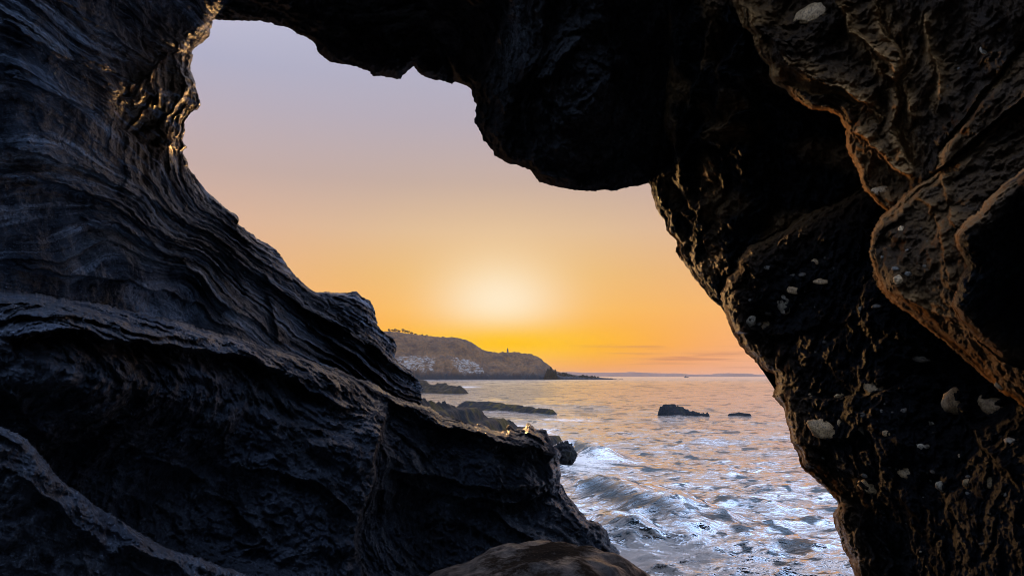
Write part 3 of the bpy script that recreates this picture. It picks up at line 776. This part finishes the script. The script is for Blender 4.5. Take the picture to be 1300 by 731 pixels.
def weed_mat(name, base, weed, amount):
    M = Mat(name)
    n = M.noise(1.6, 5, 0.6)
    c = M.mix(M.ramp(n, [(amount, g(0)), (amount + 0.08, g(1))]), (*base, 1), (*weed, 1))
    M.l(c, M.b.inputs['Base Color']); M.b.inputs['Roughness'].default_value = 0.5; M.b.inputs['Specular IOR Level'].default_value = 0.12
    b = M.bump(M.noise(6, 8, 0.7), 1.0, 0.08); M.l(b, M.b.inputs['Normal'])
    return M.m
m_weed = weed_mat('weedy wet rock', (0.007, 0.006, 0.006), (0.050, 0.030, 0.003), 0.53)
m_sea = weed_mat('sea rock', (0.010, 0.009, 0.010), (0.02, 0.017, 0.012), 0.55)
m_far = weed_mat('far reef', (0.012, 0.007, 0.004), (0.035, 0.019, 0.004), 0.48)

o = reef('rock_shelf', [cp(520,505,17,1.6), cp(560,511,19,1.7), cp(600,519,21,1.7), cp(650,538,23.5,1.5), cp(705,556,26,1.0)], m_weed, 3.0, 0.035, 3, 0.035, 1.3)
tag(o, 'low seaweed covered rock shelf washed by waves behind the black ledge', 'rock')
o = reef('reef', [cp(592,509,56,1.5), cp(625,511,54,2.2), cp(665,516,51,1.6), cp(702,520.5,48,0.7)], m_weed, 3.5, 0.10, 8, 0.12, 1.2)
tag(o, 'long thin reef of brown weed tapering to the right in the sea', 'reef')
o = reef('reef', [cp(520,482,115,6), cp(548,488,112,5), cp(583,491.5,105,3)], m_far, 7, 0.25, 12, 0.25, 1.2)
tag(o, 'small brown reef in front of the snowy cove, beside the left wall', 'reef')
o = reef('sea_rock', [cp(839,516,46,0.3), cp(847,513,46,0.55), cp(860,516,46,0.6), cp(872,521,46,0.5), cp(898,526,45.6,0.3)], m_sea, 1.3, 0.03, 4, 0.16, 1.5)
tag(o, 'dark humped rock standing out of the open sea with a low tail', 'rock')
o = reef('sea_rock', [cp(925,525.4,46.5,0.3), cp(938,523.4,46.5,0.35), cp(952,525.2,46,0.3)], m_sea, 1.0, 0.03, 6, 0.2, 1.3)
tag(o, 'small flat rock barely breaking the surface, right of the humped sea rock', 'rock')
Vv, Fc = lump(90, 50, (0.34, 0.34, 0.42), 17, 0.30)
pr = at(717, 576, 20.5)
o = mesh_np('sea_rock', Vv + 0.03 * fbm(Vv * 9, 4, 0.6, ridged=True)[:, None] * Vv / 0.4 + np.array([pr[0], 20.5, pr[2] - 0.05]), Fc, m_sea)
tag(o, 'small black rock in the splash just beyond the end of the ledge', 'rock')

# the boulder at the foot of the picture
Vv, Fc = lump(220, 130, (1.0, 0.95, 0.62), 5, 0.10)
P = Vv.copy()
Vv = Vv + (0.012 * fbm(P * 7, 4, ridged=True) + 0.02 * fbm(P * np.array([2, 9, 9.]), 3))[:, None] * P
ca, sa = math.cos(R(18)), math.sin(R(18))
Vv = np.stack([Vv[:, 0] * 1.08 * ca - Vv[:, 1] * sa, Vv[:, 0] * sa + Vv[:, 1] * ca, Vv[:, 2]], 1)
c0 = at(700, 689, 5.0)
Vv = Vv + np.array([c0[0] - 0.05, c0[1], c0[2] - 0.64])
bo = mesh_np('boulder', Vv, Fc, m_boulder)
tag(bo, 'smooth rounded brown boulder at the foot of the black ledge', 'boulder')

# ------------------------------------------------------------------ the sea
def unproj_line(pts): return [on_water(u, v) for u, v in pts]
rows = []
v = 1100.0
while v > HORIZON + 1.2:
    rows.append(v); v -= 0.9 if v < 560 else (1.1 if v < 760 else 6)
YR = np.array([float(on_water(650, v_)[1]) for v_ in rows] + [2600, 3600, 5500, 9000, 16000, 30000])
us = np.concatenate([np.arange(-900, 440, 25), np.arange(440, 1130, 1.1), np.arange(1130, 2300, 25)])
A_ = (us - CX) / F / math.cos(PITCH)
XX = A_[None, :] * YR[:, None]; YY = np.repeat(YR[:, None], len(us), 1)
x, y = XX.ravel(), YY.ravel()
dist = np.hypot(x, y)
px_x = dist / F * 1.1; px_y = dist * dist / F / CAM_H * 1.0    # metres a mesh cell covers
zz = np.zeros(x.shape); hx = np.zeros(x.shape); hy = np.zeros(x.shape)
rs = np.random.RandomState(5)
for k in range(130):
    lam = 0.16 * (9.0 / 0.16) ** ((k + rs.rand()) / 130)
    th = math.radians(-95 + rs.normal() * 38)          # travelling toward the viewer
    kk = 2 * math.pi / lam
    a = 0.0078 * lam ** 0.85 * (0.6 + 0.8 * rs.rand()) * (1.0 if lam < 1.2 else 0.45 if lam < 3 else 0.3)
    ph = rs.rand() * 6.28
    fy = np.clip((lam / np.maximum(px_y * abs(math.sin(th)) + px_x * abs(math.cos(th)), 1e-6) - 1.5) / 2, 0, 1)
    warpn = 0.0
    p = kk * (x * math.cos(th) + y * math.sin(th)) + ph
    s_, c_ = np.sin(p), np.cos(p)
    zz += a * s_ * fy; hx -= a * 0.8 * math.cos(th) * c_ * fy * -1; hy -= a * 0.8 * math.sin(th) * c_ * fy * -1
P3 = np.stack([x, y, 0 * x], 1)
gust = 0.7 + 0.6 * smooth(fbm(P3 * 0.12, 3), -0.3, 0.4)
zz *= gust * 0.9
near = np.clip(1 - dist / 120, 0, 1)
zz += near * 0.045 * np.clip(1.0 - px_y / 0.5, 0, 1) * fbm(P3 * np.array([0.9, 1.8, 1]) + 3, 4, 0.55, ridged=True)
# the swells against the rocks: (crest in pixels, height, front width, back width)
foam = np.zeros(x.shape); face = np.zeros(x.shape)
for line, hgt, wf, wb in (([(715,622),(745,619),(790,634),(830,654),(870,668),(905,690)], 0.34, 0.70, 1.2),
                          ([(712,578),(735,574),(770,590)], 0.45, 0.7, 0.9),
                          ([(735,676),(775,672),(800,682),(815,700)], 0.22, 0.5, 0.7),
                          ([(640,518),(720,516),(800,520)], 0.25, 1.0, 1.4),
                          ([(900,640),(960,645),(1010,652)], 0.14, 0.5, 0.6)):
    wl = unproj_line(line)
    ds, sd, _, _, arc = seg_dist(x, y, [(float(a), float(b)) for a, b in wl])
    fade = smooth(arc, 0, 0.2) * (1 - smooth(arc, 0.75, 1))
    s_ = ds * sd
    prof = np.where(y * 0 + s_ > 0, np.exp(-(s_ / wf) ** 2), np.exp(-(s_ / wb) ** 2))
    bump_ = hgt * prof * fade
    face = np.maximum(face, min(1, hgt / 0.38) * fade * np.where(s_ > 0, np.exp(-((s_ - 0.55 * wf) / (0.5 * wf)) ** 2), 0))  # near side of the swell painted dark through the water mix
    zz += bump_ * (1 + 0.25 * fbm(P3 * 1.5, 3))
    foam = np.maximum(foam, 0.45 * fade * np.exp(-(ds / (wf * 1.5)) ** 2))
def blob(u, v, ru, rv, a):
    X0, Y0 = on_water(u, v); 
    sx = ru * Y0 / F; sy = abs(float(on_water(u, v - rv)[1]) - float(Y0))
    global foam
    foam = np.maximum(foam, a * np.exp(-(((x - X0) / sx) ** 2 + ((y - Y0) / sy) ** 2)))
for b_ in ((740,592,45,12,1.0),(805,712,50,24,1.3),(870,706,80,24,1.0),(760,655,60,16,.3),(900,668,90,18,.5),(960,690,90,16,.5),(680,548,34,6,1.0),(650,540,30,4,.9),
           (930,620,110,12,.42),(1000,600,80,12,.38),(850,735,120,14,.75),(720,533,60,4,.7),(1010,640,60,12,.45),(590,491,30,1.6,.8),(780,600,70,8,.5)):
    blob(*b_)
pos = np.stack([x + hx * gust, y + hy * gust, zz], 1)
nr, ncol = XX.shape
ii = np.arange(nr * ncol).reshape(nr, ncol)
q = np.stack([ii[:-1, :-1], ii[:-1, 1:], ii[1:, 1:], ii[1:, :-1]], -1).reshape(-1, 4)
M = Mat('sea water')
M.b.inputs['Base Color'].default_value = (0.012, 0.028, 0.038, 1)
M.b.inputs['IOR'].default_value = 2.6
rg = M.n('ShaderNodeMapRange'); cd = M.n('ShaderNodeVectorMath'); cd.operation = 'LENGTH'; M.l(M.pos, cd.inputs[0])
rg.inputs['From Min'].default_value = 15; rg.inputs['From Max'].default_value = 500; rg.inputs['To Min'].default_value = 0.07; rg.inputs['To Max'].default_value = 0.22
M.l(cd.outputs['Value'], rg.inputs[0]); M.l(rg.outputs[0], M.b.inputs['Roughness'])
b = M.bump(M.noise(1.0, 5, 0.6, M.scaled((0.9, 1.6, 1))), 0.9, 0.16)
b = M.bump(M.noise(5.5, 4, 0.6, M.scaled((0.8, 1.5, 1))), 0.9, 0.05, b)
M.l(b, M.b.inputs['Normal'])
def rng(lo, hi, a=0.0, b_=1.0):
    n_ = M.n('ShaderNodeMapRange'); n_.inputs['From Min'].default_value = lo; n_.inputs['From Max'].default_value = hi
    n_.inputs['To Min'].default_value = a; n_.inputs['To Max'].default_value = b_; M.l(cd.outputs['Value'], n_.inputs[0]); return n_.outputs[0]
# dark wave sides painted in: darker, less reflecting bars, longer farther out
cw = M.n('ShaderNodeVectorMath'); cw.operation = 'ADD'
wn_ = M.n('ShaderNodeTexNoise'); wn_.inputs['Scale'].default_value = 0.15; M.l(M.pos, wn_.inputs['Vector']); 
sc_ = M.n('ShaderNodeVectorMath'); sc_.operation = 'SCALE'; sc_.inputs['Scale'].default_value = 3.0; M.l(wn_.outputs['Color'], sc_.inputs[0])
M.l(M.pos, cw.inputs[0]); M.l(sc_.outputs[0], cw.inputs[1])
def bars(sx, sy, th):
    m_ = M.n('ShaderNodeMapping'); m_.inputs['Scale'].default_value = (sx, sy, 1); M.l(cw.outputs[0], m_.inputs[0])
    return M.ramp(M.noise(1.0, 3, 0.55, m_.outputs[0]), [(th, g(0)), (th + 0.07, g(1))])
k0 = M.math('MULTIPLY', bars(3.2, 5.0, 0.57), rng(18, 34, 1, 0))
k1 = M.math('MULTIPLY', bars(1.3, 1.5, 0.56), rng(4, 12)); k1 = M.math('MULTIPLY', k1, rng(45, 80, 1, 0))
k2 = M.math('MULTIPLY', bars(0.6, 0.36, 0.57), rng(30, 60)); k2 = M.math('MULTIPLY', k2, rng(130, 220, 1, 0))
k3 = M.math('MULTIPLY', bars(0.24, 0.06, 0.56), rng(100, 180)); k3 = M.math('MULTIPLY', k3, rng(500, 900, 1, 0.3))
kk_ = M.math('MULTIPLY', M.math('MAXIMUM', M.math('MAXIMUM', M.math('MAXIMUM', M.math('MAXIMUM', k0, k1), k2), k3), M.math('MULTIPLY', M.attr('face'), 1.15, True)), 0.88)
dk = M.n('ShaderNodeBsdfPrincipled'); dk.inputs['Base Color'].default_value = (0.016, 0.045, 0.055, 1); dk.inputs['IOR'].default_value = 1.33
dk.inputs['Roughness'].default_value = 0.25; dk.inputs['Specular IOR Level'].default_value = 0.08; M.l(b, dk.inputs['Normal'])
gl = M.n('ShaderNodeBsdfGlossy'); gl.inputs['Color'].default_value = (1, 1, 1, 1); M.l(rg.outputs[0], gl.inputs['Roughness']); M.l(b, gl.inputs['Normal'])
mg = M.n('ShaderNodeMixShader'); mg.inputs[0].default_value = 0.66; M.l(M.b.outputs[0], mg.inputs[1]); M.l(gl.outputs[0], mg.inputs[2])
m0 = M.n('ShaderNodeMixShader'); M.l(kk_, m0.inputs[0]); M.l(mg.outputs[0], m0.inputs[1]); M.l(dk.outputs[0], m0.inputs[2])
fb = M.n('ShaderNodeBsdfPrincipled'); fb.inputs['Base Color'].default_value = (0.82, 0.68, 0.58, 1); fb.inputs['Roughness'].default_value = 0.6
fn = M.noise(2.6, 7, 0.62, M.scaled((0.8, 1.5, 1)), 1.6); fn2 = M.noise(9, 5, 0.7, None, 1.0)
fa = M.attr('foam')
lace = M.math('SUBTRACT', 1.0, M.math('MULTIPLY', M.math('ABSOLUTE', M.math('SUBTRACT', M.noise(1.5, 4, 0.6, M.scaled((0.8, 1.3, 1)), 2.2), 0.5)), 9.0), True)
f1 = M.math('SUBTRACT', M.math('ADD', M.math('ADD', M.math('MULTIPLY', fa, 0.30), M.math('MULTIPLY', M.math('MULTIPLY', lace, fa), 0.25)), M.math('MULTIPLY', M.math('ADD', M.math('MULTIPLY', fn, 0.7), M.math('MULTIPLY', fn2, 0.3)), 1.0)), M.math('ADD', M.math('MULTIPLY', M.attr('face'), 0.07), 0.715))
f1 = M.math('MULTIPLY', f1, 5.0, True)
M.l(M.bump(fn2, 0.8, 0.05), fb.inputs['Normal'])
mx = M.n('ShaderNodeMixShader'); M.l(f1, mx.inputs[0]); M.l(m0.outputs[0], mx.inputs[1]); M.l(fb.outputs[0], mx.inputs[2]); M.l(mx.outputs[0], M.out.inputs[0])
sea = mesh_np('sea', pos, q, M.m, True, dict(foam=foam, face=face))
tag(sea, kind='structure')

# ------------------------------------------------------------------ the headland across the cove
HY = 560.0
prof = [(380,424),(450,422),(490,421),(505,422),(520,424),(540,427),(560,428.5),(580,429),(592,432),(603,438),(612,444),(622,448),(632,449),(645,447.5),(660,449),(675,451),(688,458),(695,463),(702,470),(708,472),(716,474),(728,476),(750,478.5),(770,480)]
pu = np.array([a for a, _ in prof]); pz = np.array([float(at(a, b, HY + 40)[2]) for a, b in prof]); pxw = np.array([float(at(a, b, HY + 40)[0]) for a, b in prof])
hx_ = np.linspace(pxw[0], pxw[-1] + 8, 620); dy_ = np.concatenate([np.linspace(-36, 44, 170), np.linspace(47, 160, 30)])
X, D = np.meshgrid(hx_, dy_); x, d = X.ravel(), D.ravel()
crest = np.interp(x, pxw, pz, right=-3)
shore = -8 * perlin(np.stack([x / 30, 0 * x, 0 * x], 1)) - 22 * smooth(-x, 10, 60)
t = np.clip((d - shore) / (40 - shore), -0.3, 1)
P3 = np.stack([x, d, 0 * x], 1)
cliff = (0.14 + (1 - smooth(t, 0.04, 0.3)) * (0.16 * perlin(np.stack([x / 7, 0 * x, 0 * x + 2], 1)) + 0.10 * perlin(np.stack([x / 2.6, 0 * x, 0 * x + 5], 1)))) * smooth(t, 0, 0.04) + 0.30 * smooth(t, 0.05, 0.40) + 0.36 * smooth(t, 0.38, 0.72) + 0.20 * smooth(t, 0.6, 1.0)
gul = fbm(np.stack([x / 11 + 0.5 * d / 20, d / 40, 0 * x], 1), 5, 0.6, ridged=True)
z = crest * cliff + np.minimum(1, crest / 15) * (3.0 * gul * smooth(t, 0.02, 0.3) * (1 - smooth(t, 0.8, 1)) + 1.1 * fbm(P3 / 5, 5, 0.6, ridged=True) * (1 - 0.6 * smooth(t, 0.8, 1)))
z = np.where(d > 40, crest - (d - 40) * 0.12, z)
z = z + (1 - smooth(t, 0.1, 0.3)) * 1.2 * fbm(P3 / 3.5, 3, ridged=True) * smooth(t, -0.05, 0.05)
z = np.where(t < 0, -1.5, z)
snow = smooth(t, 0.03, 0.10) * (1 - smooth(t, 0.30, 0.42)) * (np.exp(-((x + 78) / 16.0) ** 4) + 1.0 * np.exp(-((x + 36 + 20 * (t - 0.2)) / 12.0) ** 4))
ii = np.arange(len(x)).reshape(X.shape)
q = np.stack([ii[:-1, :-1], ii[:-1, 1:], ii[1:, 1:], ii[1:, :-1]], -1).reshape(-1, 4)
M = Mat('headland')
n = M.noise(0.09, 6, 0.6, M.scaled((1, 1, 2))); n2 = M.noise(0.5, 6, 0.7)
grass = M.mix(M.ramp(n, [(0.35, g(0)), (0.62, g(1))]), (0.05, 0.019, 0.007, 1), (0.16, 0.066, 0.018, 1))
grass = M.mix(M.ramp(n2, [(0.42, g(0)), (0.70, g(0.85))]), grass, (0.03, 0.018, 0.010, 1))
hz = M.n('ShaderNodeSeparateXYZ'); M.l(M.pos, hz.inputs[0])
low = M.math('DIVIDE', M.math('ADD', hz.outputs[2], M.math('MULTIPLY', n2, 9.0)), 13.0, True)
c = M.mix(M.ramp(low, [(0.55, g(0)), (0.9, g(1))]), (0.018, 0.013, 0.012, 1), grass)
sn = M.ramp(M.math('MULTIPLY', M.attr('snow'), M.ramp(M.noise(0.5, 7, 0.8, M.scaled((0.45, 1, 1.3))), [(0.49, g(0.0)), (0.56, g(1))])), [(0.30, g(0)), (0.42, g(1))])
c = M.mix(M.math('MULTIPLY', sn, 0.7), c, (0.30, 0.25, 0.21, 1))
M.l(c, M.b.inputs['Base Color']); M.b.inputs['Roughness'].default_value = 0.9
M.l(M.bump(n2, 0.8, 0.8), M.b.inputs['Normal'])
hill = mesh_np('headland_hill', np.stack([x, d + HY, z], 1), q, M.m, True, dict(snow=snow))
tag(hill, 'brown grassy headland with snow patches above its rocky shore', kind='structure')
def hill_z(u):
    X0 = float(at(u, 440, HY + 40)[0]); return X0, float(np.interp(X0, pxw, pz))

# skerries off the point
for k, (pts, lab) in enumerate((
    ([(708,474.5,1.5),(716,474,3),(727,476.5,2.2)], 'dark broken skerry just off the foot of the headland'),
    ([(729,477.5,2.0),(741,476.6,2.2),(761,478.6,1.2)], 'flattest outermost skerry at the seaward end of the headland'),
    ([(694,471,2),(699,468.5,2.5),(705,472,2)], 'dark rock stack standing against the tip of the headland'))):
    o = reef('skerry', [cp(a, b, 575 - 8 * k, c * 1.2) for a, b, c in pts], m_far, 6, 0.35, 20 + k, 0.35, 1.2)
    tag(o, lab, 'skerry', 'skerries off the headland')

# the tower on the crest
mt = Mat('dark tower stone'); mt.b.inputs['Base Color'].default_value = (0.05, 0.05, 0.09, 1); mt.b.inputs['Roughness'].default_value = 0.8
ml = Mat('dark lantern metal'); ml.b.inputs['Base Color'].default_value = (0.03, 0.03, 0.04, 1); ml.b.inputs['Roughness'].default_value = 0.4
def lathe(name, prof_, seg, mat, parent=None, loc=(0, 0, 0)):
    vs, fs = [], []
    for r_, z_ in prof_:
        for k in range(seg):
            a = 2 * math.pi * k / seg; vs.append((r_ * math.cos(a), r_ * math.sin(a), z_))
    for i in range(len(prof_) - 1):
        for k in range(seg):
            fs.append((i * seg + k, i * seg + (k + 1) % seg, (i + 1) * seg + (k + 1) % seg, (i + 1) * seg + k))
    o = mesh_np(name, np.array(vs), np.array(fs), mat, True); o.parent = parent; o.location = loc
    return o
X0, Z0 = hill_z(644.5)
tw = bpy.data.objects.new('lookout_tower', None); C.objects.link(tw); tw.location = (X0, HY + 40, Z0 - 0.4)
tw.scale = (0.8, 0.8, 0.72)
tag(tw, 'tiny dark pointed tower standing on the crest of the headland', 'tower')
lathe('tower_body', [(0.01, 0), (1.25, 0), (1.1, 1.2), (0.8, 3.4), (0.01, 3.4)], 12, mt.m, tw)
lathe('gallery', [(0.01, 3.4), (1.1, 3.4), (1.1, 3.75), (0.01, 3.75)], 12, ml.m, tw)
lathe('lantern', [(0.01, 3.75), (0.6, 3.75), (0.6, 4.7), (0.01, 4.7)], 12, ml.m, tw)
lathe('spire', [(0.01, 4.7), (0.75, 4.7), (0.3, 5.4), (0.06, 6.6), (0.01, 6.8)], 12, mt.m, tw)

# trees along the skyline
mtr = Mat('bark'); mtr.b.inputs['Base Color'].default_value = (0.06, 0.04, 0.03, 1)
mlf = Mat('dark evergreen leaves'); mlf.b.inputs['Base Color'].default_value = (0.07, 0.045, 0.025, 1); mlf.b.inputs['Roughness'].default_value = 0.8
def tree(h, rs_, rad):
    root = bpy.data.objects.new('tree', None); C.objects.link(root)
    tr = lathe('trunk', [(0.01, -0.6), (0.16, -0.6), (0.12, h * 0.4), (0.05, h * 0.85), (0.01, h * 0.85)], 7, mtr.m, root)
    vs, fs = [], []
    cl = [(rs_.normal() * rad * 0.5, rs_.normal() * rad * 0.5, h * (0.45 + 0.5 * rs_.rand()), rad * (0.3 + 0.35 * rs_.rand())) for _ in range(9)]
    for k in range(420):
        cx_, cy_, cz_, cr_ = cl[rs_.randint(len(cl))]
        dv = rs_.normal(size=3); dv /= np.linalg.norm(dv); c_ = np.array([cx_, cy_, cz_]) + dv * cr_ * rs_.rand() ** 0.4 * np.array([1, 1, 0.7])
        a = rs_.normal(size=3) * 0.16; b_ = rs_.normal(size=3) * 0.16
        i0 = len(vs); vs += [c_, c_ + a, c_ + a + b_, c_ + b_]; fs.append((i0, i0 + 1, i0 + 2, i0 + 3))
    cr = mesh_np('crown', np.array(vs), np.array(fs), mlf.m, False); cr.parent = root
    return root
rs2 = np.random.RandomState(3)
TREES = [(494,3.4,'tree nearest the black rock edge on the headland crest'),(498,3.0,'second tree from the black rock edge on the crest'),(502,3.6,'third and tall tree from the black rock edge'),
         (506,2.6,'short tree just left of the gap in the crest tree line'),(511,4.2,'tallest tree, in the middle of the crest line'),(514.5,3.6,'tree close against the right of the tallest one'),
         (518,3.0,'rounded tree right of the middle of the crest line'),(522,2.6,'second last tree of the close group on the crest'),(527,1.9,'low tree where the close group on the crest ends'),
         (535,1.7,'small bush like tree standing alone on the crest'),(541,2.0,'last lone tree toward the open grassy crest')]
for u_, h_, lb in TREES:
    t_ = tree(h_, rs2, h_ * 0.42)
    X0, Z0 = hill_z(u_)
    t_.location = (X0, HY + 40 + rs2.uniform(-2, 2), Z0 - 0.4)
    tag(t_, lb, 'tree', 'trees along the crest of the headland')

# ------------------------------------------------------------------ the far coast
mf = Mat('far coast'); nn = mf.noise(0.004, 5, 0.6)
mf.l(mf.mix(nn, (0.10, 0.06, 0.05, 1), (0.20, 0.12, 0.09, 1)), mf.b.inputs['Base Color']); mf.b.inputs['Roughness'].default_value = 0.95
def coast(name, FY, prof_, seed, lab):
    px_ = np.array([float(at(a, b, FY)[0]) for a, b in prof_]); pz_ = np.array([float(at(a, b, FY)[2]) for a, b in prof_])
    X, D = np.meshgrid(np.linspace(px_[0], px_[-1], 500), np.linspace(-300, 500, 26)); x, d = X.ravel(), D.ravel()
    base = np.interp(x, px_, pz_)
    z = base * (1 - (np.abs(d) / 520) ** 2) * smooth(d, -300, -180) + 4 * fbm(np.stack([x / 90, d / 90, 0 * x + seed], 1), 4) * (base > 6)
    z = np.where((d < -295) | (base < 1), -5, z)
    ii = np.arange(len(x)).reshape(X.shape)
    q = np.stack([ii[:-1, :-1], ii[:-1, 1:], ii[1:, 1:], ii[1:, :-1]], -1).reshape(-1, 4)
    tag(mesh_np(name, np.stack([x, d + FY, z], 1), q, mf.m), lab, kind='structure')
coast('distant_hills', 5200, [(560,472.5),(640,473),(700,472.5),(722,471.8),(740,473),(768,472.8),(790,472.6),(800,472),(815,472.8),(840,473.8),(856,473.6),(870,474.8),(885,475.5),(893,474.9),(903,475.8),(912,474),(922,473.6),(932,473.9),(945,474),(950,475.4),(955,480)], 1, 'low mauve hills along the far horizon')
coast('distant_hills', 9000, [(820,474.5),(880,475),(950,475),(975,475.3),(1050,475),(1200,474.5),(1400,478)], 2, 'faintest line of hills on the horizon to the right')

# ------------------------------------------------------------------ the sea air
def make_haze():
    vs = [(a, b, c) for a in (-34000, 34000) for b in (-600, 34000) for c in (-8, 48)]
    fs = [(0, 1, 3, 2), (4, 6, 7, 5), (0, 4, 5, 1), (2, 3, 7, 6), (0, 2, 6, 4), (1, 5, 7, 3)]
    m = bpy.data.materials.new('haze'); m.use_nodes = True; t = m.node_tree; t.nodes.clear()
    ou = t.nodes.new('ShaderNodeOutputMaterial'); pv = t.nodes.new('ShaderNodeVolumePrincipled')
    pv.inputs['Density'].default_value = 0.5e-4; pv.inputs['Color'].default_value = (0.92, 0.70, 0.55, 1); pv.inputs['Anisotropy'].default_value = 0.5
    t.links.new(pv.outputs[0], ou.inputs['Volume'])
    tag(mesh_np('haze', np.array(vs, float), np.array(fs), m, False), kind='stuff')
make_haze()

# a fishing boat on the horizon
mb = Mat('dark hull'); mb.b.inputs['Base Color'].default_value = (0.03, 0.03, 0.035, 1)
bx, by = 1.0, 1500.0
bt = bpy.data.objects.new('fishing_boat', None); C.objects.link(bt)
p0 = at(871, 478, 1500.0); bt.location = (float(p0[0]), 1500, 0)
tag(bt, 'tiny dark boat on the horizon before the far hills', 'boat')
secs = [(-5.0, 0.9, 1.3), (-2.5, 1.5, 1.1), (1.5, 1.5, 1.2), (4.0, 0.8, 1.7), (5.4, 0.05, 2.2)]
vs, fs = [], []
for sx, hw, top in secs: vs += [(sx, -hw, top), (sx, -hw * 0.6, -0.5), (sx, hw * 0.6, -0.5), (sx, hw, top)]
for i in range(4):
    for j in range(4): a = i * 4 + j; b2 = i * 4 + (j + 1) % 4; fs.append((a, b2, b2 + 4, a + 4))
fs += [(0, 1, 2, 3), (19, 18, 17, 16)]
mesh_np('hull', np.array(vs), np.array(fs), mb.m, False).parent = bt
def box(name, x0, x1, y0, y1, z0, z1, mat, parent):
    vs = [(a, b, c) for a in (x0, x1) for b in (y0, y1) for c in (z0, z1)]
    fs = [(0, 1, 3, 2), (4, 6, 7, 5), (0, 4, 5, 1), (2, 3, 7, 6), (0, 2, 6, 4), (1, 5, 7, 3)]
    o = mesh_np(name, np.array(vs), np.array(fs), mat, False); o.parent = parent; return o
box('wheelhouse', -2.8, 0.2, -1.0, 1.0, 1.1, 3.4, mb.m, bt)
box('mast', 0.7, 0.85, -0.08, 0.08, 1.1, 5.2, mb.m, bt)
